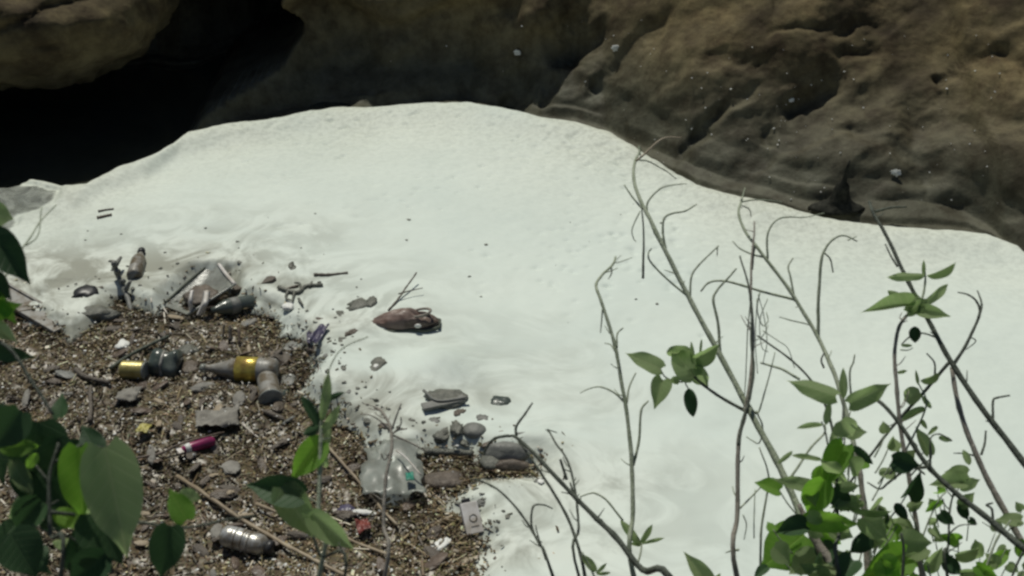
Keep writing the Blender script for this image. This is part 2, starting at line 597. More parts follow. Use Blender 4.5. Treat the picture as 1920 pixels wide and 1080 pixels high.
def bank_base(x, q):
    """height of the far bank at a distance q behind the shore"""
    steep = 0.86 + 2.0 * (1 - sstep(-0.5, 0.75, x)) - 0.12 * sstep(1.5, 2.6, x)
    lip = 0.60 + 0.45 * sstep(0.2, 1.2, x) + 0.1 * np.sin(x * 2.1)
    z = np.where(q < 0, q * 0.6, 0.16 * np.minimum(q, 0.24))
    z = z + 0.05 * sstep(0.19, 0.25, q + 0.03 * np.sin(x * 5)) + 0.022 * sstep(0.07, 0.10, q + 0.02 * np.sin(x * 4 + 1)) + 0.03 * sstep(0.33, 0.37, q + 0.04 * np.sin(x * 3.3 + 2))
    s = np.maximum(q - 0.24, 0)
    zs = s * steep
    top = lip * 1.0
    zs = np.where(zs > top, top + (zs - top) * (0.55 / steep), zs)
    return z + zs

def bank_hit(u, v):
    r = ray(u, v)
    t = 3.5
    while t < 14:
        p = CAMP + r * t
        if p.z < float(bank_base(np.array(p.x), np.array(p.y - float(shore(p.x))))):
            return p
        t += 0.01
    return CAMP + r * t

GRO = [([(1075, 70), (1010, 130), (955, 190)], 0.10, 0.26), ([(1350, 205), (1320, 240), (1288, 280)], 0.035, 0.09),
       ([(1565, 150), (1540, 175), (1500, 195)], 0.06, 0.16), ([(1440, 75), (1560, 60), (1650, 40)], 0.03, 0.05),
       ([(1580, 105), (1640, 85)], 0.045, 0.08), ([(1770, 140), (1800, 120), (1850, 100), (1890, 92), (1935, 120)], 0.03, 0.09),
       ([(1860, 165), (1885, 140)], 0.03, 0.05), ([(1740, 240), (1720, 290), (1740, 330)], 0.10, 0.16), ([(1800, 250), (1920, 215)], 0.06, 0.09),
       ([(1130, 60), (1050, 80), (980, 100)], 0.06, 0.14), ([(1240, 60), (1180, 90), (1120, 160)], 0.05, 0.1),
       ([(880, 120), (760, 180), (700, 195)], 0.07, 0.12), ([(640, 60), (680, 130), (600, 180)], 0.12, 0.2), ([(1450, 20), (1520, 0)], 0.03, 0.06),
       ([(760, 30), (860, 60), (960, 40)], 0.08, 0.14), ([(1440, 240), (1445, 265)], 0.03, 0.06), ([(1330, 120), (1430, 130)], 0.05, 0.06),
       ([(1610, 250), (1680, 280)], 0.04, 0.05), ([(1040, 165), (1020, 180)], 0.03, 0.08)]

def recess(x, z, q):
    """the cave cut into the left part of the bank"""
    xe = XL + (XC - XL) * sstep(0.06, 0.30, z) + 0.05 * np.sin(z * 17)
    under = 0.1 * sstep(-1.75, -1.3, x) * (1 - sstep(-0.35, 0.12, x + 0.5 * (z - 0.3))) * sstep(0.06, 0.2, z) * (1 - sstep(0.52, 0.62, z + 0.08 * np.sin(x * 6)))
    return 2.1 * (1 - sstep(xe - 0.16, xe, x)) + under

nx, nq = 760, 300
xs = np.concatenate([np.linspace(-9, -3.4, 40)[:-1], np.linspace(-3.4, 3.6, nx - 80), np.linspace(3.6, 12, 42)[1:]])
qs = np.concatenate([np.linspace(-0.35, 1.5, nq - 60), np.linspace(1.5, 7, 61)[1:]])
X, Q = np.meshgrid(xs, qs)
Z = bank_base(X, Q)
Y = shore(X) + Q
e = 0.02
gz = (bank_base(X, Q + e) - bank_base(X, Q - e)) / (2 * e)
nrm = np.sqrt(1 + gz**2)
amp = sstep(-0.05, 0.5, Q)
# bedding dips to the left, so the relief runs in slanted ribs
a_ = 0.62
xr = X * math.cos(a_) + (Y * 0.5 + Z) * math.sin(a_)
yr = -X * math.sin(a_) + (Y * 0.5 + Z) * math.cos(a_)
disp = 0.15 * fbm(xr * 0.9, yr * 1.8, Z * 1.2, 3, 0.4) * amp + 0.02 * fbm(xr * 1.2, yr * 3.2, Z * 1.5 + 5, 3, 0.5, True) * amp
disp += (0.018 * amp + 0.003) * fbm(xr * 4, yr * 7, Z * 5, 4, 0.5) + 0.006 * amp * fbm(X * 20, Y * 20, Z * 20, 3, 0.6)
t_ = yr * 2.6 + 0.9 * fbm(xr * 0.8, yr * 0.8, Z * 0.8 + 3, 3) + 0.12 * fbm(X * 6, Y * 6, Z * 6, 3)
fr_ = t_ - np.floor(t_)
led = np.where(fr_ < 0.9, fr_ / 0.9, (1 - fr_) / 0.1) - 0.5
disp += 0.035 * led * amp * sstep(-0.25, 0.3, fbm(xr * 0.7 + 9, yr * 0.7, Z * 0.7, 2))
gn1, gn2 = 0.05 * fbm(X * 5, Y * 5, Z * 5, 4, 0.6), 0.05 * fbm(X * 5 + 40, Y * 5, Z * 5, 4, 0.6)
for pts, wd, dp in GRO:
    pw = [bank_hit(u, v) for u, v in pts]
    d = seg_d(X + gn1, Y + gn2, [(p.x, p.y) for p in pw])
    disp -= 0.5 * dp * np.exp(-(d / wd)**2)
Y2 = Y - disp * gz / nrm
Z2 = Z + disp / nrm
rec = recess(X, Z2, Q)
Y2 = Y2 + rec
# the cave's inner wall is steeper than the slope outside
Z2 = np.where(Q < 0, np.minimum(Z2, Q * 0.6 - 0.01), Z2)
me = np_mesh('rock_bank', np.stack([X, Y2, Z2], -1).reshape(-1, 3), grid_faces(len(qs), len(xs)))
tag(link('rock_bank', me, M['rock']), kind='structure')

# roof of the cave: a thick shelf of the same rock
def blob(name, c, rad, seed, amps, sub=6, squash=None, grooves=(), m=None):
    import bmesh
    bm = bmesh.new()
    bmesh.ops.create_icosphere(bm, subdivisions=sub, radius=1)
    me = bpy.data.meshes.new(name)
    bm.to_mesh(me)
    bm.free()
    n = len(me.vertices)
    co = np.empty(n * 3, np.float32)
    me.vertices.foreach_get('co', co)
    U = co.reshape(-1, 3).astype(float)
    P = np.sign(U) * np.abs(U)**(squash or 1.0)
    P = P / np.maximum(np.linalg.norm(P, axis=1, keepdims=True), 1e-6) ** 0.35
    P = P * np.array(rad)
    Wd = P + np.array(c)
    d = 0
    for f, a, rg in amps:
        d = d + a * fbm(Wd[:, 0] * f + seed, Wd[:, 1] * f, Wd[:, 2] * f, 4, 0.55, rg)
    P = P + U * d[:, None]
    for pts, wd, dp in grooves:             # cracks across the face that shows
        PP = P + np.array(c)
        best = np.full(n, 1e9)
        for a, b in zip(pts[:-1], pts[1:]):
            for k in range(9):
                r = ray(a[0] + (b[0] - a[0]) * k / 8, a[1] + (b[1] - a[1]) * k / 8).normalized()
                V = PP - np.array(CAMP)
                t = V @ np.array(r)
                best = np.minimum(best, np.linalg.norm(V - t[:, None] * np.array(r), axis=1))
        P = P - U * (dp * np.exp(-(best / wd)**2) * (U[:, 1] < 0.5))[:, None]
    me.vertices.foreach_set('co', P.astype(np.float32).ravel())
    me.polygons.foreach_set('use_smooth', [True] * len(me.polygons))
    me.update()
    o = link(name, me, m or M['rock'])
    o.location = c
    return o

roof = blob('rock_overhang', (-3.1, 8.6, 1.25), (2.1, 1.75, 0.52), 3.0, [(1.1, 0.22, False), (3.0, 0.10, True), (9, 0.03, False)], 6, 0.8)
tag(roof, kind='structure')
bl = blob('boulder', (-3.75, 6.95, 0.70), (1.5, 1.15, 0.44), 9.0, [(1.2, 0.18, False), (3.2, 0.07, True), (9, 0.025, False)], 6, 0.85,
          grooves=[([(-20, 62), (60, 30), (100, 8), (180, -5)], 0.016, 0.05), ([(60, 88), (85, 93), (105, 86), (112, 105)], 0.012, 0.04)])
tag(bl, 'big tan cracked boulder overhanging the dark hollow at the water', 'boulder')

# near bank, below the picture, where the shrubs are rooted
def near_z(x, y):
    y = np.asarray(y, float)
    return np.where(y > 2.35, (2.35 - y) * 0.5, np.minimum((2.35 - y) * 0.42, 1.0 + 0.02 * (0 - y)))
xx, yy = np.meshgrid(np.linspace(-8, 8, 160), np.linspace(-8, 2.6, 130))
zz = near_z(xx, yy) + 0.05 * fbm(xx * 2, yy * 2, xx * 0, 4) * sstep(2.6, 1.8, yy) if False else near_z(xx, yy) + 0.04 * fbm(xx * 2, yy * 2, xx * 0, 4)
me = np_mesh('near_bank', np.stack([xx, yy, zz], -1).reshape(-1, 3), grid_faces(130, 160))
tag(link('near_bank', me, M['soil']), kind='structure')

# ground far around and the river
me = np_mesh('river_bed', np.array([(-200, -200, -0.6), (200, -200, -0.6), (200, 200, -0.6), (-200, 200, -0.6)]), [[0, 1, 2, 3]])
tag(link('river_bed', me, M['soil']), kind='structure')
wx, wy = np.meshgrid(np.linspace(-14, 14, 8), np.linspace(1.5, 11, 8))
me = np_mesh('river_water', np.stack([wx, wy, wx * 0], -1).reshape(-1, 3), grid_faces(8, 8))
tag(link('river_water', me, M['water']), kind='structure')

# ------------------------------------------------------------------ foam and raft of debris
DEB = [(-900, 560), (-300, 540), (-60, 545), (0, 575), (60, 600), (130, 640), (190, 600), (215, 560), (240, 575), (290, 590), (330, 560), (375, 525), (420, 530), (430, 575), (490, 590),
       (530, 625), (570, 650), (588, 690), (550, 740), (625, 770), (650, 800), (690, 835), (700, 890), (735, 940), (770, 930), (785, 870),
       (800, 845), (880, 845), (900, 862), (1005, 868), (1000, 885), (905, 890), (850, 925), (828, 945), (872, 965), (905, 1010), (888, 1085), (870, 1220),
       (800, 1500), (-900, 1500)]
DW = [tuple(G(u, v, 0.04))[:2] for u, v in DEB]
fx = np.linspace(-4.3, 5.0, 760)
fy = np.linspace(1.9, 7.6, 500)
FX, FY = np.meshgrid(fx, fy)
dback = shore(FX) - FY                      # distance in front of the far shore
wob = 0.05 * fbm(FX * 6, FY * 6, FX * 0, 5, 0.65)
dd = -poly_sd(FX + wob, FY + 0.8 * wob, DW) # distance outside the raft
HV = [(-60, 352), (20, 352), (110, 372), (100, 395), (40, 405), (25, 425), (-60, 470)]
HW = [tuple(G(u, v))[:2] for u, v in HV]
dh = -poly_sd(FX + wob, FY + wob, HW)
dback2 = np.minimum(dback, 9)
body = 0.085 * (1 - np.exp(-np.maximum(dback2, 0) / 0.06)) * np.sqrt(np.clip(dback2 / 0.05, 0, 1)) + 0.055 * np.exp(-((dback2 - 0.2) / 0.17)**2)
swell = 0.045 * fbm(FX * 0.8, FY * 0.8, FX * 0, 2) + 0.003 * fbm(FX * 4, FY * 4, FX * 0 + 4, 4)
for u, v, r, h in [(830, 705, 0.13, 0.06), (690, 620, 0.2, 0.025), (620, 700, 0.18, 0.035), (760, 605, 0.16, 0.02), (1010, 850, 0.12, 0.02), (700, 740, .2, .02)]:
    p = G(u, v)
    swell += h * np.exp(-((FX - p.x)**2 + (FY - p.y)**2) / r**2)
pit = np.zeros_like(FX)
for k in range(420):
    u = rng.uniform(420, 1330)
    v = 235 + 0.25 * max(0, u - 900) + rng.exponential(75)
    if k > 330:
        u, v = rng.uniform(1000, 1300), rng.uniform(440, 560)
    p = G(u, v)
    ix, iy = np.searchsorted(fx, p.x), np.searchsorted(fy, p.y)
    s0, s1 = max(iy - 5, 0), min(iy + 6, len(fy))
    t0, t1 = max(ix - 5, 0), min(ix + 6, len(fx))
    rr = rng.uniform(0.008, 0.022)
    pit[s0:s1, t0:t1] -= rng.uniform(0.003, 0.012) * np.exp(-((FX[s0:s1, t0:t1] - p.x)**2 + (FY[s0:s1, t0:t1] - p.y)**2) / rr**2)
front = sstep(-0.01, 0.10, dd)
lace = 0.5 + 0.5 * fbm(FX * 6, FY * 6, FX * 0 + 9, 4)
H = (body + swell + pit) * (0.25 + 0.75 * front) + (0.002 + 0.006 * np.exp(-np.maximum(dback, 0) / 0.7) + 0.006 * np.exp(-np.maximum(dd, 0) / 0.25)) * fbm(FX * 14, FY * 14, FX * 0, 3)
thin = np.exp(-((FX - G(120, 560).x)**2 / 0.42**2 + (FY - G(120, 560).y)**2 / 0.38**2))
tear = np.exp(-np.maximum(dd, 0) / 0.13) * sstep(0.5, 0.72, lace)
cover = -0.55 * tear + np.minimum(sstep(-0.03, 0.05, dd), np.maximum(sstep(-0.02, 0.06, dh + 0.05 * lace), 0.22 + 0.2 * (lace - 0.5))) - 0.8 * thin * (1 - 0.75 * lace)
H = np.where(dback < 0, -0.05 + dback * 0.2, H - 0.03 * (1 - sstep(0.0, 0.05, dh)))
H = np.where(dd < -0.06, -0.06, H)
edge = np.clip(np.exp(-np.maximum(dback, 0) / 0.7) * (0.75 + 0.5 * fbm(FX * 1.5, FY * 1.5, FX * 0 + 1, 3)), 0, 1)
streak = fbm(FX * 2.0 + 1.2 * fbm(FX * 1.5, FY * 1.5, FX * 0, 3), FY * 6 + 1.6 * fbm(FX * 1.5, FY * 1.5, FX * 0 + 7, 3), FX * 0, 4)
dirt_shade = np.clip(np.exp(-np.maximum(dd, 0) / 0.42) * (0.8 + 1.1 * streak) + 0.9 * thin, 0, 0.95)  # raft dirt, plus shade greyed into the thin foam at left
keep = (dback > -0.05) & (dd > -0.07)
me = np_mesh('river_foam', np.stack([FX, FY, H], -1).reshape(-1, 3), grid_faces(len(fy), len(fx), keep), attr={'cover': cover.ravel(), 'edge': edge.ravel(), 'dirt_shade': dirt_shade.ravel()})
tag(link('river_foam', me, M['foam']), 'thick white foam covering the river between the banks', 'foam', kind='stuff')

# mat of fine flotsam
gx = np.linspace(-2.4, 0.35, 330)
gy = np.linspace(1.9, 4.9, 330)
GX, GY = np.meshgrid(gx, gy)
ins = poly_sd(GX, GY, DW)
MZ = 0.004 + 0.032 * sstep(-0.02, 0.14, ins) + 0.045 * fbm(GX * 4, GY * 4, GX * 0 + 2, 4) * sstep(0.0, 0.2, ins) + 0.018 * fbm(GX * 14, GY * 14, GX * 0, 4)
MZ = np.where(ins < -0.03, -0.04, MZ)
cc = 0.5 + 0.5 * fbm(GX * 25, GY * 25, GX * 0, 3)
c0, c1 = np.array([0.07, 0.05, 0.034]), np.array([0.22, 0.17, 0.115])
CC = (c0 + (c1 - c0) * cc[..., None]) * np.array([1.0, 1.02, 0.82])
CC = np.concatenate([CC, np.ones_like(cc)[..., None]], -1)
me = np_mesh('flotsam_mat', np.stack([GX, GY, MZ], -1).reshape(-1, 3), grid_faces(330, 330, ins > -0.05), col=CC.reshape(-1, 4))
tag(link('flotsam_mat', me, M['chip']), kind='structure')

def mat_z(x, y):
    i = np.clip(np.searchsorted(gy, y), 0, 329)
    j = np.clip(np.searchsorted(gx, x), 0, 329)
    return MZ[i, j]

def surf_z(x, y):
    i = min(max(int(np.searchsorted(fy, y)), 0), len(fy) - 1)
    j = min(max(int(np.searchsorted(fx, x)), 0), len(fx) - 1)
    a = float(H[i, j]) if (dback[i, j] > 0 and cover[i, j] > 0.35) else 0.0
    if -2.4 < x < 0.35 and y < 4.9:
        a = max(a, float(mat_z(np.array(x), np.array(y))) + 0.012)
    return max(a, 0.0)

PAL = np.array([(0.085, 0.06, 0.042), (0.17, 0.125, 0.088), (0.27, 0.205, 0.145), (0.38, 0.31, 0.23), (0.52, 0.46, 0.37), (0.75, 0.72, 0.64), (0.20, 0.175, 0.10)])
PAL = PAL * np.array([1.0, 1.02, 0.82])
PW = np.array([0.2, 0.3, 0.22, 0.12, 0.05, 0.02, 0.11])
def scatter(n, sizes, name, lab, cat, spread=0.03, tilt=0.35, outside=False):
    px = rng.uniform(-2.35, 0.3, n * 4)
    py = rng.uniform(2.0, 4.85, n * 4)
    sd = poly_sd(px + 0.02 * fbm(px * 9, py * 9, px * 0, 3), py, DW)
    ok = np.where((sd > -spread * rng.random(n * 4)**2) & ((sd < 0.01) | (not outside)) & (py < shore(px) - 0.3))[0][:n]
    px, py = px[ok], py[ok]
    n = len(ok)
    yaw, pit_, rol = rng.uniform(0, 6.283, n), rng.normal(0, tilt, n), rng.normal(0, tilt * 1.3, n)
    lx, ly, lz = [rng.uniform(a, b, n) for a, b in sizes]
    sc = rng.uniform(0.5, 1.3, n) ** 1.5
    lx, ly, lz = lx * sc, ly * sc, lz
    T = np.array([(x, y, z) for x in (-1, 1) for y in (-1, 1) for z in (-1, 1)], float)
    L = T[None] * np.stack([lx, ly, lz], 1)[:, None, :] * 0.5
    L = L * (1 + 0.45 * rng.uniform(-1, 1, L.shape) * np.array([0.6, 1, 0.4]))
    cy, sy, cp, sp, cr, sr = np.cos(yaw), np.sin(yaw), np.cos(pit_), np.sin(pit_), np.cos(rol), np.sin(rol)
    x, y, z = L[..., 0], L[..., 1], L[..., 2]
    y, z = y * cr[:, None] - z * sr[:, None], y * sr[:, None] + z * cr[:, None]
    x, z = x * cp[:, None] + z * sp[:, None], -x * sp[:, None] + z * cp[:, None]
    x, y = x * cy[:, None] - y * sy[:, None], x * sy[:, None] + y * cy[:, None]
    V = np.stack([x + px[:, None], y + py[:, None], z + (np.where(sd[ok] > 0.0, np.maximum(mat_z(px, py), 0.03), np.maximum(H[np.clip(np.searchsorted(fy, py), 0, len(fy) - 1), np.clip(np.searchsorted(fx, px), 0, len(fx) - 1)], 0.012)) + rng.uniform(-0.006, 0.006, n))[:, None]], -1)
    F = np.array([(0, 1, 3, 2), (4, 6, 7, 5), (0, 4, 5, 1), (2, 3, 7, 6), (0, 2, 6, 4), (1, 5, 7, 3)])
    Fq = (F[None] + 8 * np.arange(n)[:, None, None]).reshape(-1, 4)
    ci = PAL[rng.choice(len(PAL), n, p=PW / PW.sum())] * rng.uniform(0.7, 1.3, n)[:, None]
    ci = ci * (0.62 + 0.75 * sstep(-0.45, 0.5, fbm(px * 4.5, py * 4.5, px * 0 + 6, 4)))[:, None]
    C = np.concatenate([np.repeat(ci, 8, 0), np.ones((n * 8, 1))], 1)
    me = np_mesh(name, V.reshape(-1, 3), Fq, smooth=False, col=C)
    return tag(link(name, me, M['chip']), lab, cat, kind='stuff')

scatter(46000, [(0.004, 0.016), (0.003, 0.009), (0.002, 0.005)], 'wood_chips', 'wet brown chips and flakes crowding the flotsam raft', 'debris', 0.06)
scatter(900, [(0.006, 0.022), (0.003, 0.010), (0.002, 0.005)], 'stray_chips', 'stray wet chips drifting in the foam round the raft', 'debris', 0.28, 0.25, True)
scatter(5000, [(0.03, 0.085), (0.002, 0.005), (0.002, 0.005)], 'straw_bits', 'short straws and splinters mixed through the flotsam raft', 'debris', 0.05, 0.25)

# ------------------------------------------------------------------ things in the foam and on the raft
def px2m(p):
    return depth(p) / FPX

def axis_thing(name, label, cat, a, b, za=0.05, zb=None, group=None):
    """an Empty at pixel a whose X axis runs to pixel b along the water"""
    p0, p1 = GS(*a, za - 0.062), GS(*b, (za if zb is None else zb) - 0.062)
    d = p1 - p0
    o = thing(name, label, cat, p0, 0, group)
    x = d.normalized()
    y = Vector((0, 0, 1)).cross(x).normalized()
    z = x.cross(y)
    o.rotation_euler = Matrix((x, y, z)).transposed().to_euler()
    return o, d.length, px2m((p0 + p1) / 2)

def dented(seed, a):
    def f(p):
        k = Vector((float(fbm(np.array(p.x * 22 + seed), np.array(p.y * 22), np.array(p.z * 22), 2)),) * 3)
        q = Vector((p.x, p.y, p.z))
        s = 1 + a * k.x
        return Vector((q.x, q.y * s, q.z * s))
    return f

def ico(sub=3):
    import bmesh
    bm = bmesh.new()
    bmesh.ops.create_icosphere(bm, subdivisions=sub, radius=1)
    V = np.array([v.co[:] for v in bm.verts])
    F = [tuple(v.index for v in f.verts) for f in bm.faces]
    bm.free()
    return V, F
ICO3, ICO4 = ico(3), ico(4)

def lump_mb(rx, ry, rz, seed, rough=0.25, f=1.6, big=False):
    V, F = ICO4 if big else ICO3
    d = 1 + rough * fbm(V[:, 0] * f + seed * 3.7, V[:, 1] * f + seed, V[:, 2] * f, 4, 0.55)
    d += 0.5 * rough * fbm(V[:, 0] * f * 3 + seed, V[:, 1] * f * 3, V[:, 2] * f * 3, 3, 0.6)
    P = V * d[:, None] * np.array([rx, ry, rz])
    return MB().add(P, F)

def lump(name, label, cat, u, v, wpx, hpx, m, seed, rot=0, rough=0.5, flat=0.42, z=0.055, group=None, extra=()):
    p = GS(u, v, z - 0.062)
    s = px2m(p)
    rx = wpx * s / 2
    rz = min(rx, hpx * s) * flat
    ry = max(hpx * s / 2 - 0.5 * rz * 0.8, 0.006) / 0.56
    t = thing(name, label, cat, p, R(rot), group)
    lump_mb(rx, ry, rz, seed, rough).build('body', m, t)
    for (du, dv, w2, h2, m2, nm) in extra:
        q = GS(u + du, v + dv, z - 0.05) - p
        q.rotate(Quaternion((0, 0, 1), -R(rot)))
        o = lump_mb(w2 * s / 2, max(h2 * s / 2 / 0.6, .004), w2 * s * 0.22, seed + 5, rough).build(nm, m2, t)
        o.location = q
    return t

def smooth(pts, k=6):
    """Catmull-Rom through points"""
    P = [Vector(p) for p in pts]
    if len(P) < 3:
        n = 5
        return [P[0].lerp(P[1], i / n) for i in range(n + 1)]
    P = [P[0] * 2 - P[1]] + P + [P[-1] * 2 - P[-2]]
    out = []
    for i in range(1, len(P) - 2):
        for j in range(k):
            t = j / k
            a, b, c, d = P[i - 1], P[i], P[i + 1], P[i + 2]
            out.append(0.5 * ((2 * b) + (c - a) * t + (2 * a - 5 * b + 4 * c - d) * t * t + (3 * b - a - 3 * c + d) * t**3))
    out.append(P[-2])
    return out

def jitter(pts, amp, f=9.0):
    out = []
    for p in pts:
        n = [float(fbm(np.array(p.x * f + 17 * k), np.array(p.y * f), np.array(p.z * f), 2)) for k in range(3)]
        out.append(p + Vector(n) * amp)
    return out

def stick(name, label, cat, pts, w0, w1, m, z=0.055, zs=None, group=None, k=6, side=()):
    P = [GS(u, v, (zs[i] if zs else min(z, 0.058)) - 0.05) for i, (u, v) in enumerate(pts)]
    o = thing(name, label, cat, P[0], 0, group)
    s = px2m(P[0])
    C = jitter(smooth(P, k), 0.004)
    C = [c - P[0] for c in C]
    n = len(C)
    MB().tube(C, [(w0 + (w1 - w0) * i / (n - 1)) * s / 2 * (1 + 0.18 * math.sin(i * 2.3)) for i in range(n)], 7).build('stem', m, o)
    for sp in side:
        Q_ = [GS(u, v, min(z, 0.06) - 0.05) + Vector((0, 0, (zs[-1] - 0.05) * (0.5 if zs else 0) if zs else 0)) - P[0] for u, v in sp]
        C = smooth(Q_, 5)
        MB().tube(C, [w1 * s / 2 * (1 - 0.5 * i / len(C)) for i in range(len(C))], 6).build('side_twig', m, o)
    return o

def sheet_mb(w, h, seed, amp, thick, nx=16, ny=16, ragged=0.12):
    X, Y = np.meshgrid(np.linspace(-1, 1, nx), np.linspace(-1, 1, ny))
    rr = 1 + ragged * fbm(X * 1.5 + seed, Y * 1.5, X * 0 + seed, 3)
    Zt = amp * fbm(X * 1.3 + seed, Y * 1.3, X * 0, 4, 0.6) + 0.4 * amp * fbm(X * 3 + seed, Y * 3, X * 0, 3, 0.6, True)
    V = np.stack([X * rr * w / 2, Y * rr * h / 2, Zt], -1).reshape(-1, 3)
    B = V - np.array([0, 0, thick])
    F = [tuple(int(i) for i in f) for f in grid_faces(ny, nx)]
    n = nx * ny
    mb = MB().add(np.concatenate([V, B]), F + [tuple(i + n for i in f[::-1]) for f in F])
    rim = [j for j in range(nx)] + [i * nx + nx - 1 for i in range(1, ny)] + [(ny - 1) * nx + j for j in range(nx - 2, -1, -1)] + [i * nx for i in range(ny - 2, 0, -1)]
    mb.f += [(a, a + n, b + n, b) for a, b in zip(rim, rim[1:] + rim[:1])]
    return mb

def sheet(name, label, cat, u, v, wpx, hpx, m, seed, rot=0, amp=0.015, tilt=0, z=0.07, part='film', group=None, ragged=0.12):
    p = GS(u, v, z - 0.045)
    s = px2m(p)
    o = thing(name, label, cat, p, R(rot), group)
    c = sheet_mb(wpx * s, hpx * s / 0.6, seed, amp, 0.002, ragged=ragged).build(part, m, o)
    c.rotation_euler = (R(tilt), 0, 0)
    return o

# bottle lying with its gold label, neck to the left
o, L, s = axis_thing('plastic_bottle', 'tapered grey bottle with a gold label lying on the raft', 'bottle', (522, 696), (376, 690), 0.085)
dn = dented(3, 0.05)
r = 0.052
MB().lathe([(0, 0.006), (0.004, r * 0.8), (0.015, r), (0.06, r), (0.066, r * 0.96), (0.072, r), (L * 0.46, r), (L * 0.52, r * 0.94), (L * 0.62, r * 0.76), (L * 0.76, r * 0.5), (L * 0.88, r * 0.3), (L * 0.91, r * 0.29), (L * 0.92, r * 0.36), (L * 0.925, r * 0.29), (L * 0.93, 0.004)], 28, dent=dn).build('body', M['plastic_grey'], o)
MB().lathe([(0.082, r * 1.0), (0.084, r * 1.03), (L * 0.53, r * 1.025), (L * 0.535, r * 0.9)], 28, dent=dn).build('label', M['gold'], o)
MB().lathe([(L * 0.932, 0.005), (L * 0.934, r * 0.36), (L * 0.99, r * 0.35), (L, r * 0.28), (L * 1.002, 0.004)], 16).build('cap', M['plastic_clear'], o)

# squashed cup beside it
o, L, s = axis_thing('plastic_cup', 'grey rounded plastic cup lying against the gold labelled bottle', 'cup', (508, 748), (498, 690), 0.075)
MB().lathe([(0, 0.024), (0.003, 0.040), (0.012, 0.043), (0.03, 0.042), (L * 0.6, 0.040), (L * 0.85, 0.034), (L * 0.97, 0.02), (L, 0.004)], 24, dent=dented(8, 0.12)).build('body', M['plastic_grey'], o)
MB().lathe([(-0.002, 0.0425), (0.001, 0.047), (0.007, 0.047), (0.009, 0.0445)], 24, dent=dented(8, 0.12)).build('rim', M['plastic_clear'], o)

# gold tin and dented dark bottle
o, L, s = axis_thing('gold_tin', 'small gold tin with a pale rim lying left of the dented green bottle', 'tin', (230, 693), (275, 695), 0.075)
MB().lathe([(0, 0.003), (0.001, 0.036), (0.005, 0.039), (0.01, 0.0375), (L - 0.012, 0.0375), (L - 0.008, 0.036)], 28).build('body', M['gold_pale'], o)
MB().lathe([(L - 0.008, 0.034), (L - 0.007, 0.0395), (L, 0.0395), (L + 0.002, 0.036), (L + 0.0015, 0.004)], 28).build('rim', M['plastic_clear'], o)
o, L, s = axis_thing('dented_bottle', 'dark green dented bottle crushed beside the gold tin', 'bottle', (338, 686), (280, 684), 0.07)
MB().lathe([(0, 0.01), (0.003, 0.06), (0.02, 0.072), (L * 0.4, 0.062), (L * 0.55, 0.07), (L * 0.8, 0.065), (L * 0.97, 0.04), (L, 0.006)], 28, dent=dented(5, 0.4)).build('body', M['plastic_green'], o)
MB().lathe([(L * 0.42, 0.05), (L * 0.44, 0.072), (L * 0.5, 0.072), (L * 0.52, 0.05)], 28, dent=dented(5, 0.4)).build('band', M['plastic_grey'], o)

# little bottle tilted in the foam
o, L, s = axis_thing('small_bottle', 'small grey flat shouldered bottle lying in clean foam', 'bottle', (251, 519), (266, 469), 0.075)
MB().lathe([(0, 0.004), (0.003, 0.03), (0.012, 0.035), (L * 0.58, 0.035), (L * 0.7, 0.027), (L * 0.76, 0.013), (L * 0.86, 0.0125), (L * 0.865, 0.004)], 22).build('body', M['plastic_grey'], o)
MB().lathe([(L * 0.87, 0.004), (L * 0.872, 0.018), (L * 0.99, 0.018), (L, 0.012), (L * 1.003, 0.003)], 18).build('cap', M['black'], o)

# green bottle, cut open, at the foam's rim
o, L, s = axis_thing('green_bottle', 'dark green bottle without a cap lying at the rim of the foam', 'bottle', (396, 582), (476, 566), 0.095)
MB().lathe([(0, 0.004), (0.002, 0.012), (0.02, 0.014), (0.045, 0.028), (0.07, 0.036), (L - 0.02, 0.037), (L - 0.006, 0.034), (L, 0.026), (L - 0.006, 0.004)], 24, dent=dented(2, 0.06)).build('body', M['plastic_green'], o)
MB().lathe([(0.085, 0.03), (0.087, 0.0385), (L * 0.62, 0.0385), (L * 0.63, 0.03)], 24, dent=dented(2, 0.06)).build('label', M['clod_grey'], o)

# silver bottle with a dark cap
o, L, s = axis_thing('silver_bottle', 'silver grey bottle with a dark cap lying low on the raft', 'bottle', (416, 1002), (512, 1028), 0.085)
MB().lathe([(0, 0.004), (0.004, 0.026), (0.012, 0.034), (L * 0.25, 0.036), (L * 0.27, 0.034), (L * 0.29, 0.036), (L * 0.5, 0.036), (L * 0.52, 0.034), (L * 0.54, 0.036), (L * 0.78, 0.034), (L * 0.87, 0.022), (L * 0.88, 0.004)], 26, dent=dented(6, 0.06)).build('body', M['silver'], o)
for q in (0.28, 0.42, 0.54):
    MB().lathe([(L * q, 0.03), (L * q + 0.001, 0.037), (L * q + 0.006, 0.037), (L * q + 0.007, 0.03)], 26, dent=dented(6, 0.06)).build('band', M['plastic_grey'], o)
MB().lathe([(L * 0.885, 0.004), (L * 0.888, 0.024), (L * 0.985, 0.023), (L, 0.018), (L * 1.002, 0.003)], 20).build('cap', M['black'], o)

# pink tube
o, L, s = axis_thing('pink_tube', 'magenta pink tube with a white end lying on brown chips', 'tube', (336, 846), (402, 826), 0.08)
MB().lathe([(0.012, 0.004), (0.013, 0.013), (L * 0.35, 0.019), (L * 0.8, 0.02), (L * 0.93, 0.018), (L, 0.012), (L * 1.01, 0.003)], 20, dent=dented(4, 0.08)).build('body', M['pink'], o)
MB().box((0.004, 0, 0), (0.010, 0.016, 0.0025)).build('crimped_end', M['white'], o, bevel=0.001)
MB().lathe([(L * 0.16, 0.01), (L * 0.165, 0.0175), (L * 0.3, 0.02), (L * 0.31, 0.012)], 20, dent=dented(4, 0.08)).build('band', M['foam_bit'], o)

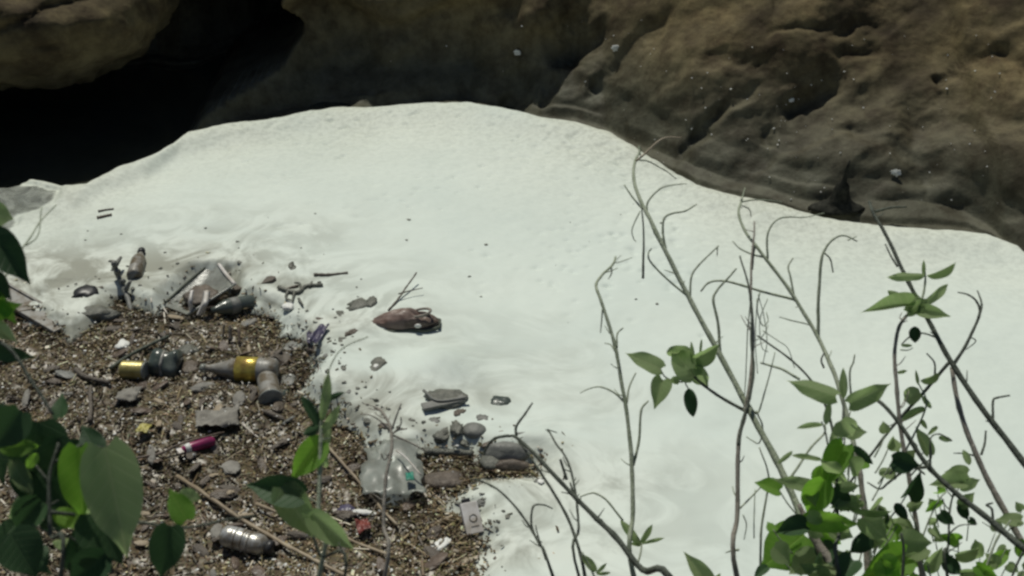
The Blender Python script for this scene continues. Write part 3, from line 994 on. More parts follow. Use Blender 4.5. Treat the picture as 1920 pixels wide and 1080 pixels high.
# white carton with a ring printed on it
p0 = GS(884, 972, 0.035)
o = thing('white_carton', 'white carton with a ring print standing in the foam', 'carton', p0, R(18))
sc = px2m(p0)
W_, H_ = 33 * sc / 2, 60 * sc / 2
RM = Matrix.Rotation(R(38), 4, 'X')
MB().box((0, 0, 0), (W_, H_, 0.014), RM.to_3x3()).build('body', M['white'], o, smooth=False, bevel=0.003)
ring = MB()
nn = 28
V = []
for k in range(nn):
    a = 2 * math.pi * k / nn
    for rr, hh in ((0.010, 0.0145), (0.0145, 0.0145), (0.0145, 0.0152), (0.010, 0.0152)):
        V.append(RM @ Vector((0.003 + rr * math.cos(a), -0.002 + rr * math.sin(a), hh)))
F = []
for k in range(nn):
    b, c = 4 * k, 4 * ((k + 1) % nn)
    for j in range(4):
        F.append((b + j, c + j, c + (j + 1) % 4, b + (j + 1) % 4))
ring.add(V, F).build('ring_print', M['plastic_grey'], o)
MB().box(RM @ Vector((0.004, -0.030, 0.0145)), (0.014, 0.0015, 0.0008), RM.to_3x3()).build('print_line', M['plastic_grey'], o, smooth=False)
MB().box(RM @ Vector((-0.006, H_ + 0.007, 0.0)), (0.014, 0.008, 0.011), RM.to_3x3()).build('cap', M['black'], o, bevel=0.003)

# brown shoe, half sunk on its side
p0 = GS(760, 606, 0.0)
sc = px2m(p0)
o = thing('brown_shoe', 'worn brown leather shoe floating half sunk in the foam', 'shoe', p0, R(1))
V, F = ICO4
x = V[:, 0]
L = 66 * sc
prof = np.interp(x, [-1, -0.85, -0.5, 0, 0.3, 0.55, 0.7, 1], [0.45, 0.62, 0.85, 1.05, 1.2, 1.15, 0.72, 0.6])
wid = np.interp(x, [-1, -0.7, -0.3, 0.2, 0.6, 1], [0.5, 0.8, 0.95, 0.8, 0.85, 0.7])
top = V[:, 2] > 0
P = np.stack([x * L, V[:, 1] * wid * 0.062, V[:, 2] * prof * np.where(top, 0.062, 0.025)], 1)
P *= (1 + 0.10 * fbm(V[:, 0] * 3, V[:, 1] * 3, V[:, 2] * 3, 3))[:, None]
P[:, 2] += 0.012 * fbm(P[:, 0] * 40, P[:, 1] * 40, P[:, 2] * 40, 3, 0.6, True)
ankle = np.exp(-(((x - 0.42) / 0.22)**2 + (V[:, 1] / 0.5)**2)) * top
P[:, 2] -= 0.05 * ankle
MB().add(P, F).build('upper', M['shoe'], o)
xx_ = np.linspace(-0.97, 0.97, 18)
so = []
for sgn in (-1, 1):
    so.append([Vector((a * L, sgn * float(np.interp(a, [-1, -0.7, -0.3, 0.2, 0.6, 1], [0.3, 0.75, 0.95, 0.82, 0.86, 0.45])) * 0.064, -0.004)) for a in xx_])
MB().tube(so[0] + so[1][::-1] + [so[0][0]], [0.007] * 37, 6).build('sole', M['twig_dark'], o)
MB().tube([Vector((L * 0.42 + 0.048 * math.cos(a), 0.03 * math.sin(a), 0.052 + 0.01 * math.cos(a))) for a in np.linspace(0, 6.283, 17)], [0.006] * 17, 6).build('collar', M['twig_brown'], o)
lump_mb(0.014, 0.006, 0.010, 4).build('foam_fleck', M['foam_bit'], o).location = (L * 0.38, -0.056, 0.02)

# clear tray sunk at the rim
p0 = GS(388, 528, 0.03)
sc = px2m(p0)
o = thing('plastic_tray', 'clear plastic tray tipped up out of the foam with mud inside', 'tray', p0, 0)
A, B_, C_, D_ = [GS(*q, z_ - 0.04) - p0 for q, z_ in (((305, 572), 0.06), ((404, 486), 0.10), ((440, 533), 0.10), ((352, 590), 0.06))]
nrm_ = (B_ - A).cross(C_ - B_).normalized()
if nrm_.z < 0:
    nrm_ = -nrm_
E1 = MB().tube(smooth([A, A.lerp(B_, .5) + Vector((0, 0, .006)), B_]), [0.006] * 13, 6).build('edge', M['twig_dark'], o)
MB().tube(smooth([B_, B_.lerp(C_, .5) - Vector((0.004, 0, 0)), C_]), [0.009] * 13, 6).build('edge', M['white'], o)
MB().tube(smooth([C_, D_]), [0.006] * 6, 6).build('edge', M['plastic_clear'], o)
V = []
for i in range(9):
    for j in range(9):
        a = A.lerp(B_, i / 8)
        b = D_.lerp(C_, i / 8)
        q = a.lerp(b, j / 8) - nrm_ * (0.035 * math.sin(math.pi * i / 8) ** 0.5 * math.sin(math.pi * j / 8) ** 0.5)
        V.append(q)
MB().add(V, [tuple(int(k) for k in f) for f in grid_faces(9, 9)]).build('floor', M['plastic_clear'], o)
lump_mb(0.085, 0.075, 0.022, 3, 0.4).build('mud', M['clod_brown'], o).location = A.lerp(C_, 0.52) - nrm_ * 0.005

# white strips
for i, (pts, wd, lb) in enumerate([([(360, 545), (357, 565), (359, 588)], 8, 'narrow white plastic strip upright beside the tipped tray'),
                                   ([(388, 545), (384, 568), (374, 592)], 13, 'broad curved white plastic strip right of the tipped tray')]):
    P = [GS(u, v, z_) for (u, v), z_ in zip(pts, (0.09, 0.065, 0.0))]
    o = thing('white_strip', lb, 'plastic strip', P[2], 0, 'white strips by the tray')
    C = smooth(P, 6)
    V, F = [], []
    hw = wd * px2m(P[0]) / 2
    for j, c in enumerate(C):
        q = c - P[2]
        V += [q + Vector((-hw, 0, 0)), q + Vector((0, -hw * 0.5, 0.004)), q + Vector((hw, 0, 0)), q + Vector((0, 0.008, 0))]
    for j in range(len(C) - 1):
        for k in range(4):
            F.append((4 * j + k, 4 * j + (k + 1) % 4, 4 * j + 4 + (k + 1) % 4, 4 * j + 4 + k))
    F += [(3, 2, 1, 0), tuple(len(V) - 4 + k for k in range(4))]
    MB().add(V, F).build('strip', M['white'], o)

# wooden board, with a worn point
o, L, s = axis_thing('wood_board', 'short grey brown board with one rounded end in the foam', 'board', (438, 541), (517, 524), 0.07)
b = MB()
pr = [(0, -0.024), (0.0, 0.026), (L * 0.85, 0.024), (L * 0.97, 0.014), (L, 0.002), (L * 0.95, -0.012), (L * 0.7, -0.02)]
n = len(pr)
b.add([(x, y * 1.5, 0.008) for x, y in pr] + [(x, y * 1.5, -0.01) for x, y in pr], [tuple(range(n))[::-1], tuple(range(n, 2 * n))] + [(i, (i + 1) % n, n + (i + 1) % n, n + i) for i in range(n)])
b.build('board', M['wood'], o, smooth=False, bevel=0.002)

# sticks and stalks
stick('thin_stick', 'long thin stick lying below the rounded board', 'stick', [(388, 578), (440, 568), (500, 553), (560, 536)], 7, 5, M['stick'])
stick('flat_stick', 'flat grey stick floating alone above the brown shoe', 'stick', [(588, 515), (615, 515), (652, 511)], 6, 5, M['wood'])
stick('forked_twig', 'thin pale forked twig standing out of foam behind the shoe', 'twig', [(728, 583), (748, 560), (762, 537), (781, 511)], 4, 3, M['wood'], zs=[0.05, 0.06, 0.08, 0.1], side=[[(748, 560), (770, 554), (793, 549)]])
stick('dark_sliver', 'lower of two dark slivers floating in far left foam', 'stick', [(181, 408), (195, 405), (209, 402)], 6, 5, M['stick'])
stick('dark_sliver', 'upper thin sliver of the pair in far left foam', 'stick', [(184, 396), (198, 393), (213, 391)], 4, 3, M['wood'])
stick('curved_stick', 'bent brown stick left of the gold tin', 'stick', [(143, 693), (158, 705), (180, 712), (206, 717)], 12, 8, M['wood'], z=0.075)
stick('dark_stick', 'dark wet stick slanting up behind the dented bottle', 'stick', [(208, 690), (240, 668), (275, 650), (316, 630)], 8, 7, M['twig_dark'], z=0.08)
stick('dry_stalk', 'long pale stalk slanting across the raft towards the bottom', 'stalk', [(332, 893), (400, 937), (470, 985), (560, 1035), (680, 1095)], 8, 7, M['wood_pale'], z=0.085)
stick('dry_stalk', 'pale stalk behind the broad leaves in the middle bottom', 'stalk', [(480, 945), (570, 980), (650, 1010), (730, 1042)], 7, 6, M['wood_pale'], z=0.085)
stick('dry_stalk', 'reddish stalk slanting down beside the upright blurry weed', 'stalk', [(598, 815), (640, 865), (690, 925), (745, 985)], 6, 5, M['wood_pale'], z=0.085)
stick('dry_stalk', 'pale upright straw standing left below the curved stick', 'stalk', [(168, 790), (170, 760), (170, 725)], 9, 8, M['wood'], z=0.08)
stick('dark_bar', 'dark flat bar of wood at the edge of the clump', 'stick', [(796, 846), (840, 848), (886, 849)], 15, 13, M['clod'], z=0.06)
stick('dark_stick', 'dark stick under the pink tube', 'stick', [(250, 860), (300, 850), (350, 828), (420, 812)], 5, 4, M['stick'], z=0.085)
stick('upright_splinter', 'leftmost of three upright splinters over the gold label', 'splinter', [(432, 640), (431, 610)], 8, 6, M['wood'], zs=[0.05, 0.1], group='splinters over the bottle')
stick('upright_splinter', 'middle of three upright splinters over the gold label', 'splinter', [(418, 632), (420, 605)], 6, 5, M['wood_pale'], zs=[0.05, 0.1], group='splinters over the bottle')
stick('upright_splinter', 'rightmost of three upright splinters over the gold label', 'splinter', [(448, 645), (447, 615)], 5, 5, M['stick'], zs=[0.05, 0.1], group='splinters over the bottle')
stick('dry_weed', 'dry feathery weed leaning beside the small bottle', 'weed', [(248, 590), (240, 560), (225, 525), (213, 490)], 9, 11, M['clod_grey'], zs=[0.05, 0.08, 0.12, 0.15], side=[[(240, 560), (248, 545)], [(226, 527), (215, 520)], [(220, 515), (230, 500)], [(235, 545), (222, 540)]])
stick('driftwood_root', 'twisted root with knobby arms in the foam', 'root', [(522, 538), (540, 545), (560, 548), (575, 536), (605, 534)], 9, 6, M['clod'], z=0.065, side=[[(540, 545), (536, 558), (545, 563)], [(552, 548), (548, 565)], [(565, 545), (562, 532), (552, 530)], [(580, 537), (585, 528)], [(560, 560), (568, 573)]])
o, L, s = axis_thing('flat_board', 'grey flat board sloping into the raft at far left', 'board', (-60, 512), (120, 616), 0.10, 0.035)
MB().box((L / 2, 0, 0), (L / 2, 0.05, 0.011)).build('board', M['plastic_grey'], o, smooth=False, bevel=0.004)
MB().box((L / 2, 0.046, 0.012), (L / 2 - 0.004, 0.006, 0.010)).build('edge_strip', M['plastic_grey'], o, smooth=False, bevel=0.003)

# lumps
lump('knobby_clod', 'dark clod with a knob beside it, left of the shoe', 'clod', 671, 574, 48, 34, M['clod'], 2, extra=[(26, -8, 20, 22, M['clod'], 'knob')])
lump('ring_clod', 'dark clod with a pale hollow alone in the middle foam', 'clod', 703, 686, 36, 38, M['clod'], 5, rot=-20, extra=[(2, 0, 9, 9, M['foam_bit'], 'foam_fleck')])
o = lump('crushed_bundle', 'large crushed dark bundle half under a foam mound', 'bundle', 836, 750, 82, 46, M['clod'], 6, rot=-8, rough=0.4)
MB().box((0.0, -0.045, 0.02), (0.085, 0.02, 0.006), Matrix.Rotation(0.5, 3, 'Z')).build('flap', M['clod_grey'], o, smooth=False, bevel=0.002)
MB().tube(smooth([Vector((-0.09, 0.01, 0.03)), Vector((-0.02, -0.05, 0.03)), Vector((0.09, -0.01, 0.03))]), [0.006] * 13).build('cord', M['clod_grey'], o)
lump('dark_clod', 'dark double clod left of the round grey ball', 'clod', 830, 815, 46, 32, M['clod'], 8, rot=10, extra=[(26, -12, 26, 24, M['clod'], 'knob')])
lump('grey_ball', 'round dark grey ball in the foam right of double clod', 'ball', 889, 808, 46, 34, M['clod_grey'], 9, rough=0.1, flat=0.6)
lump('small_clod', 'small grey clod touching the round ball from behind', 'clod', 905, 784, 24, 20, M['clod_grey'], 10)
lump('small_clod', 'smallest dark clod left of the double clod', 'clod', 789, 819, 18, 16, M['clod'], 11)
lump('green_clod', 'mossy green clod farthest right in the clump', 'clod', 940, 755, 40, 26, M['plastic_green'], 12, rot=-25, rough=0.4)
lump('foam_ring', 'tiny bubble ring beside the mossy green clod', 'bubble', 901, 759, 14, 11, M['plastic_clear'], 13)
lump('muddy_bag', 'big rounded grey bag with muddy rim near dark twigs', 'bag', 950, 853, 92, 44, M['clod_grey'], 14, rough=0.22, flat=0.6, extra=[(8, 22, 70, 14, M['clod_brown'], 'mud_rim'), (-30, 12, 44, 26, M['clod'], 'wet_side')])
lump('bubble_ring', 'small ring of scum right of the grey muddy bag', 'bubble', 1014, 905, 24, 18, M['clod_grey'], 15, extra=[(0, -2, 12, 8, M['foam_bit'], 'foam_fleck')])
lump('small_clod', 'small grey clod above the white carton', 'clod', 906, 938, 24, 20, M['clod_grey'], 16, rot=-30)
lump('dark_clod', 'dark blue grey clod in the thin foam at far left', 'clod', 162, 549, 44, 34, M['black'], 17, rough=0.45)
lump('dark_clod', 'black wet mass at the raft edge under thin foam', 'clod', 175, 590, 90, 40, M['clod'], 18, rough=0.45, z=0.03)
lump('small_clod', 'dark small knot floating above the twisted root', 'clod', 549, 505, 24, 18, M['clod'], 19, extra=[(-3, -9, 9, 14, M['clod'], 'knob')])
lump('tiny_clod', 'tiny dark speck above the tray in clean foam', 'clod', 450, 491, 10, 10, M['clod'], 20)
lump('tiny_clod', 'tiny dark speck below the small bottle', 'clod', 250, 540, 9, 9, M['clod'], 21)
lump('tiny_clod', 'tiny dark speck left of the brown shoe', 'clod', 620, 578, 12, 8, M['clod'], 22)
lump('grey_lump', 'greenish lump right of the grey cup', 'lump', 541, 715, 34, 32, M['clod_grey'], 23)
lump('grey_lump', 'greenish lump below the grey cup', 'lump', 526, 744, 36, 28, M['plastic_green'], 24)
lump('grey_lump', 'dull lump between the dented and gold labelled bottles', 'lump', 358, 690, 36, 34, M['clod_brown'], 25)
lump('grey_lump', 'dark lump behind the dented green bottle', 'lump', 352, 657, 40, 24, M['clod'], 26)
lump('grey_lump', 'greenish lump where the raft meets foam by gold label', 'lump', 545, 655, 38, 28, M['clod_grey'], 27)
lump('foam_puff', 'white foam puff on dark raft behind the gold tin', 'foam lump', 231, 646, 24, 22, M['foam_bit'], 28)
lump('foam_puff', 'little white puff under the twisted root', 'foam lump', 541, 574, 22, 18, M['foam_bit'], 29)
lump('purple_bottle_top', 'dark bluish cube of plastic on the raft bottom', 'plastic scrap', 650, 961, 40, 26, M['purple'], 30)
sheet('purple_wrapper', 'dark purple shredded wrapper at the foam edge', 'wrapper', 598, 625, 18, 36, M['purple'], 31, rot=-15, amp=0.02)
sheet('purple_wrapper', 'smaller purple shred left of the dark wrapper', 'wrapper', 580, 632, 10, 22, M['purple'], 32, rot=10, amp=0.02)
sheet('red_scrap', 'faded red scrap of film near the bluish cube', 'plastic scrap', 681, 985, 26, 20, M['red'], 33, rot=20)
sheet('yellow_scrap', 'yellow scrap of film left of the pink tube', 'plastic scrap', 269, 803, 22, 18, M['yellow'], 34)
sheet('grey_rag', 'crumpled pale grey rag above the pink tube', 'rag', 407, 782, 78, 36, M['grey_cloth'], 35, rot=15, amp=0.03, part='cloth')
sheet('grey_rag', 'dull greenish rag among chips below the dented bottle', 'rag', 240, 738, 40, 24, M['grey_cloth'], 36, rot=-10, amp=0.02, part='cloth')
o = sheet('clear_bag', 'clear crumpled plastic bag with a green print mark', 'bag', 735, 878, 105, 84, M['film'], 37, rot=8, amp=0.022, z=0.05, ragged=0.5)
q = sheet_mb(0.028, 0.045, 40, 0.006, 0.001, 8, 8).build('print', M['green_print'], o)
q.location = (0.06, -0.09, 0.03)
MB().tube(smooth([Vector((0.02, 0.06, 0.03)), Vector((0.05, 0, 0.045)), Vector((0.10, -0.09, 0.03))]), [0.003] * 13).build('fold', M['white'], o)
lump('paper_scrap', 'white scrap of paper beside the white carton', 'paper', 868, 1000, 15, 10, M['foam_bit'], 42)
lump('muddy_clump', 'muddy clump of chips rising where raft meets the carton', 'clump', 830, 905, 90, 44, M['clod_brown'], 43, rough=0.4, z=0.04)
lump('muddy_clump', 'brown clump of chips between dark bar and muddy bag', 'clump', 845, 868, 80, 30, M['clod_brown'], 44, rough=0.45, z=0.04)

for k, (u, v) in enumerate([(640, 640), (585, 655), (612, 668), (645, 690), (600, 600), (655, 735), (690, 790), (720, 800), (745, 830), (770, 790), (860, 775), (815, 790), (925, 800), (765, 850), (735, 845), (870, 830), (915, 832), (980, 815), (640, 590), (660, 625)]):
    lump('wet_lump', 'small wet dark lump in the foam between the shoe and the raft', 'lump', u, v, rng.uniform(12, 30), rng.uniform(8, 20), M[['clod', 'clod_brown', 'clod_grey'][k % 3]], 60 + k, rot=rng.uniform(-60, 60), group='small wet lumps between the shoe and the raft')

# larger pieces of bark and broken plastic on the raft, each one picked out
pieces = []
for k in range(5):
    b = lump_mb(0.03, 0.014, 0.006, 50 + k, 0.35)
    me_ = bpy.data.meshes.new('chip')
    me_.from_pydata(b.v, [], b.f)
    me_.polygons.foreach_set('use_smooth', [False] * len(me_.polygons))
    pieces.append(me_)
pm = [M['wood'], M['clod_brown'], M['stick'], M['wood_pale'], M['grey_cloth'], M['foam_bit'], M['clod_grey']]
cnt = 0
while cnt < 150:
    u, v = rng.uniform(0, 880), rng.uniform(590, 1079)
    p = G(u, v, 0.05)
    if float(poly_sd(np.array([p.x]), np.array([p.y]), DW)[0]) < 0.02:
        continue
    k = int(rng.integers(5))
    o = bpy.data.objects.new('bark_piece', pieces[k])
    if len(pieces[k].materials) == 0:
        pieces[k].materials.append(M['wood'])
    COL.objects.link(o)
    o.material_slots[0].link = 'OBJECT'
    o.material_slots[0].material = pm[int(rng.choice(7, p=[.25, .22, .2, .13, .1, .04, .06]))]
    o.location = (p.x, p.y, float(mat_z(np.array([p.x]), np.array([p.y]))[0]) + 0.012)
    s_ = rng.uniform(0.6, 1.6)
    o.scale = (s_, s_ * rng.uniform(0.6, 1.4), s_)
    o.rotation_euler = (rng.normal(0, 0.3), rng.normal(0, 0.25), rng.uniform(0, 6.28))
    tag(o, 'loose flat chip of bark or scrap lying on the flotsam', 'chip', 'loose chips on the flotsam raft')
    cnt += 1

# dark bits scattered through the foam in front of the raft
def specks(name, spots, m, lab, cat, r0, r1, flat=0.5):
    V0, F0 = ico(1)
    mb = MB()
    for p in spots:
        r_ = rng.uniform(r0, r1)
        d = 1 + 0.6 * rng.uniform(-1, 1, len(V0))
        mb.add(V0 * d[:, None] * np.array([r_, r_ * rng.uniform(0.5, 1), r_ * flat]) + np.array(p), F0)
    return tag(mb.build(name, m, smooth=False), lab, cat, kind='stuff')
sp = []
for k in range(230):
    t = rng.random()
    a, b = [((200, 500), (560, 600)), ((560, 600), (620, 690)), ((620, 700), (780, 830)), ((780, 830), (960, 880)), ((900, 1060), (880, 900))][int(rng.integers(5))]
    u, v = a[0] + (b[0] - a[0]) * t + rng.normal(0, 30), a[1] + (b[1] - a[1]) * t + rng.normal(0, 22)
    sp.append(GS(u, v, 0.002))
for k in range(40):
    sp.append(GS(rng.uniform(150, 1250), rng.uniform(380, 620), 0.001))
specks('foam_specks', sp, M['clod'], 'tiny dark specks scattered in the white foam', 'specks', 0.002, 0.010)

sp = []
while len(sp) < 450:
    p = GS(rng.uniform(0, 880), rng.uniform(585, 1079), 0.006)
    if float(poly_sd(np.array([p.x]), np.array([p.y]), DW)[0]) > 0.0:
        sp.append(p)
specks('foam_crumbs', sp, M['foam_bit'], 'tiny white foam crumbs sprinkled over the flotsam raft', 'crumbs', 0.002, 0.0065, 0.7)

# pale flecks caught on the far rock
VV = np.stack([X, Y2, Z2], -1).reshape(-1, 3)
rel = VV - np.array(CAMP)
dp_ = rel @ np.array(FW)
pu = 960 + FPX * rel[:, 0] / dp_
pv = 540 - FPX * (rel @ np.array(UP)) / dp_
def on_rock(u, v):
    c = np.where((np.abs(pu - u) < 7) & (np.abs(pv - v) < 7))[0]
    if len(c) == 0:
        return None
    return VV[c[np.argmin(dp_[c])]] + np.array([0, -0.006, 0.006])
sp = []
for k in range(110):
    u, v = (rng.uniform(1090, 1900), rng.uniform(60, 400)) if k % 3 else (rng.normal(1450, 110), rng.normal(210, 50))
    if k % 9 == 0:
        u, v = rng.uniform(640, 1250), rng.uniform(40, 170)
    p = on_rock(u, v)
    if p is not None:
        sp.append(p)
specks('foam_flecks', sp, M['foam_bit'], 'small white foam flecks stuck on the far rock', 'specks', 0.0015, 0.006, 0.7)
for u, v, w_, lb in [(1685, 328, 15, 'brightest white scrap low on the right of the rock'), (1147, 93, 13, 'white scrap high on rock above the dark gully'),
                     (975, 103, 11, 'white scrap left of the dark gully on the rock'), (1490, 193, 9, 'white scrap beside the reddish hole in the rock')]:
    p = on_rock(u, v)
    if p is None:
        continue
    o = thing('white_scrap', lb, 'scrap', p, 0, 'white scraps on the rock')
    r_ = w_ * px2m(Vector(p)) / 2
    lump_mb(r_, r_ * 0.5, r_ * 0.8, u * 0.1, 1.1, 2.2).build('scrap', M['foam_bit'], o, smooth=False)

# pointed black snag at the foam's far edge
p = G(1568, 392, 0.06)
s = px2m(p)
o = thing('pointed_snag', 'black pointed snag standing on the shore at the foam edge', 'snag', p, 0)
H_ = 90 * s / math.cos(PITCH - 0.07)
mb = MB()
prof = [(0, 50), (0.05, 44), (0.1, 34), (0.17, 24), (0.26, 18), (0.38, 15), (0.5, 12), (0.56, 6), (0.72, 3.2), (0.86, 2.6), (1.0, 1.0)]
n = 18
V, F = [], []
for i, (h, r_) in enumerate(prof):
    for k in range(n):
        a = 2 * math.pi * k / n
        rr = r_ * s * (1 + 0.28 * float(fbm(np.array(math.cos(a) * 2), np.array(math.sin(a) * 2), np.array(h * 5.0), 3)))
        V.append((rr * math.cos(a) + h * 10 * s, rr * math.sin(a) * 0.6, h * H_))
for i in range(len(prof) - 1):
    for k in range(n):
        F.append((i * n + k, i * n + (k + 1) % n, (i + 1) * n + (k + 1) % n, (i + 1) * n + k))
F += [tuple(range(n))[::-1], tuple(range((len(prof) - 1) * n, len(prof) * n))]
mb.add(V, F).build('stump', M['char'], o)
for a, l in ((2.9, 52), (0.25, 40), (4.2, 36)):
    MB().tube(smooth([Vector((0, 0, 0.05)), Vector((math.cos(a) * l * .6 * s, math.sin(a) * l * .3 * s, 0.02)), Vector((math.cos(a) * l * s, math.sin(a) * l * .5 * s, -0.015))]), list(np.linspace(0.02, 0.006, 13))).build('root', M['char'], o)
stick('shore_twig', 'dark twig lying on the shore right of the snag', 'twig', [(1640, 396), (1668, 390), (1700, 388)], 6, 3, M['twig_dark'], zs=[0.14, 0.15, 0.16], side=[[(1668, 392), (1680, 380)]])

# ------------------------------------------------------------------ plants on the near bank
def leaf_mesh(name, kind, fold, droop, wave):
    n, m = 15, 8
    V, UVs = [], []
    for i in range(n):
        t = i / (n - 1)
        if kind == 'heart':
            wd = (t + 0.02) ** 0.42 * (1 - t) ** 0.95 * 1.55
            wd *= 1 - 0.35 * sstep(0.62, 0.9, t)
        elif kind == 'oval':
            wd = (t + 0.004) ** 0.6 * (1 - t) ** 0.8 * 1.45
        else:
            wd = (t + 0.002) ** 0.75 * (1 - t) ** 0.9 * 1.6
        wd = min(max(float(wd), 0), 1.0) * 0.5 * {'heart': 1.50, 'oval': 1.50, 'lance': 1.6}[kind]
        for j in range(m + 1):
            a = j / m * 2 - 1
            back = -0.10 * max(0, abs(a) - 0.25) * (1 - t) ** 6 if kind == 'heart' else 0
            z = fold * abs(a) ** 1.2 * wd * 2 - droop * t * t + wave * math.sin(t * 9 + a * 2) * abs(a) ** 2
            V.append((a * wd, t + back, z))
            UVs.append((a * wd + 0.5, t))
    F = [tuple(int(k) for k in f) for f in grid_faces(n, m + 1)]
    me = bpy.data.meshes.new(name)
    me.from_pydata(V, [], F)
    ul = me.uv_layers.new(name='UVMap')
    li = np.empty(len(me.loops), np.int32)
    me.loops.foreach_get('vertex_index', li)
    ul.data.foreach_set('uv', np.array(UVs, np.float32)[li].ravel())
    me.polygons.foreach_set('use_smooth', [True] * len(me.polygons))
    me.materials.append(M['leaf'])
    return me
LM = {}
for kd in ('heart', 'oval', 'lance'):
    LM[kd] = [leaf_mesh('leaf', kd, f, d, w_) for f, d, w_ in ((0.16, 0.14, 0.02), (0.30, 0.22, 0.03), (0.05, 0.08, 0.035), (-0.12, 0.2, 0.03))]

class Plant:
    def __init__(s, name, label, cat, root_px, d, group=None, ground=True):
        # root: from the lowest stem point straight down into the near bank
        p = D(root_px[0], root_px[1], d)
        q = Vector(p)
        while q.z > float(near_z(q.x, q.y)) and q.z > -0.2:
            q += Vector((0.02 * math.copysign(1, q.x) * 0.3, -0.004, -0.02))
        s.base, s.top = q, p
        s.e = thing(name, label, cat, q, 0, group)
        s.d = d
    def stem(s, pts, w, d=None, m='twig', name='branch', root=False, n=7, jit=0.0012):
        """pts in pixels from the thick end to the tip; w = widths in pixels (thick, thin); d = depths"""
        d0, d1 = d or (s.d, s.d)
        k = len(pts)
        P = [D(u, v, d0 + (d1 - d0) * i / (k - 1)) for i, (u, v) in enumerate(pts)]
        if root:
            P = [s.base - Vector((0, 0, 0.03)), s.base.lerp(P[0], 0.5) + Vector((0.01, 0, 0))] + P
        C = jitter(smooth(P, 6), jit, 25)
        C = [c - s.base for c in C]
        nn_ = len(C)
        sc = d0 / FPX * (0.72 if m == 'twig_dark' and w[0] > 8 else 0.86)
        rad = []
        for i in range(nn_):
            t = i / (nn_ - 1)
            r_ = (w[0] + (w[1] - w[0]) * t) * sc / 2
            rad.append(max(r_, 0.0007) * (1 + 0.06 * math.sin(i * 1.9 + k) + (0.14 if i % 12 == 0 and i and not name == 'tendril' else 0)))
        MB().tube(C, rad, n).build(name, M[m], s.e)
        if root:                            # short shoots and buds off the main stem
            for q in range(7):
                i = int(rng.integers(nn_ // 3, nn_ - 2))
                ax = (C[i + 1] - C[i]).normalized()
                sd_ = (RT * rng.choice([-1, 1]) + Vector(rng.normal(0, 0.4, 3))).normalized()
                l = rng.uniform(8, 34) * sc
                a = C[i]
                MB().tube(smooth([a, a + (ax * 0.6 + sd_ * 0.8) * l * 0.5, a + (ax * 0.9 + sd_ * 0.9 + Vector(rng.normal(0, .25, 3))) * l], 3), list(np.linspace(max(rad[i] * 0.4, 0.0012), 0.0006, 7)), 5).build('side_twig', M[m], s.e)
        return s
    def leaf(s, b, t, w, kind='heart', d=None, dd=0.0, roll=0, m='leaf', var=None):
        d = d or s.d
        B, T = D(b[0], b[1], d), D(t[0], t[1], d + dd)
        y = (T - B)
        L = y.length
        y.normalize()
        n_ = CAMP - B
        n_ = (n_ - y * n_.dot(y)).normalized()
        n_.rotate(Quaternion(y, R(roll)))
        x = y.cross(n_)
        wd = w * d / FPX / max(0.35, abs(math.cos(R(roll))))
        o = bpy.data.objects.new('leaf', LM[kind][int(rng.integers(4)) if var is None else var])
        COL.objects.link(o)
        o.parent = s.e
        o.matrix_basis = Matrix.Translation(B - s.base) @ Matrix((x, y, n_)).transposed().to_4x4() @ Matrix.Diagonal((wd, L, L, 1))
        if m != 'leaf':
            o.material_slots[0].link = 'OBJECT'
            o.material_slots[0].material = M[m]
        return s

GR = 'wiry shrubs on the near bank'
# A: tall pale stem slanting to the upper left
A = Plant('tall_shrub', 'tall pale slanting shrub stem reaching over foam with heart leaves', 'shrub', (1560, 1090), 1.62, GR)
A.stem([(1560, 1090), (1500, 962), (1455, 862), (1405, 770), (1350, 665), (1290, 555), (1230, 435), (1202, 378), (1188, 335), (1190, 303), (1200, 284)], (20, 6), (1.62, 2.0), name='stem', root=True)
for pts, w in [([(1192, 302), (1208, 288), (1232, 266), (1250, 258), (1277, 258)], (5, 3)), ([(1205, 392), (1188, 372), (1170, 347)], (5, 3)),
               ([(1212, 400), (1215, 377), (1238, 354), (1262, 347), (1287, 344)], (5, 2)), ([(1248, 468), (1243, 440), (1245, 410), (1262, 400), (1285, 396), (1306, 384)], (6, 3)),
               ([(1290, 556), (1255, 527), (1220, 492), (1215, 476), (1221, 466)], (5, 3)), ([(1294, 556), (1297, 518), (1310, 497), (1332, 475), (1347, 461)], (5, 3)),
               ([(1350, 662), (1346, 605), (1338, 563), (1345, 545), (1362, 525), (1381, 504)], (7, 4)), ([(1198, 300), (1215, 302), (1245, 318), (1268, 335)], (4, 2)),
               ([(1200, 290), (1197, 275), (1203, 282)], (4, 2)), ([(1345, 463), (1344, 480)], (3, 2))]:
    A.stem(pts, w, (1.93, 1.95), 'wood_pale' if pts[0] == (1192, 302) else 'twig')
A.stem([(1203, 392), (1207, 440), (1206, 478), (1205, 522)], (3, 6), (1.97, 1.97), 'twig_dark', 'tendril')
A.stem([(1200, 396), (1186, 428), (1188, 445), (1193, 453)], (3, 2), (1.97, 1.97), name='tendril')
A.stem([(1405, 775), (1360, 750), (1320, 722), (1292, 698)], (8, 5), (1.74, 1.74), 'twig_dark')
A.stem([(1294, 700), (1280, 716), (1250, 708), (1238, 690)], (4, 3), (1.74, 1.74), 'twig_dark')
A.stem([(1290, 702), (1285, 716), (1292, 730)], (3, 3), (1.74, 1.74), 'twig_dark')
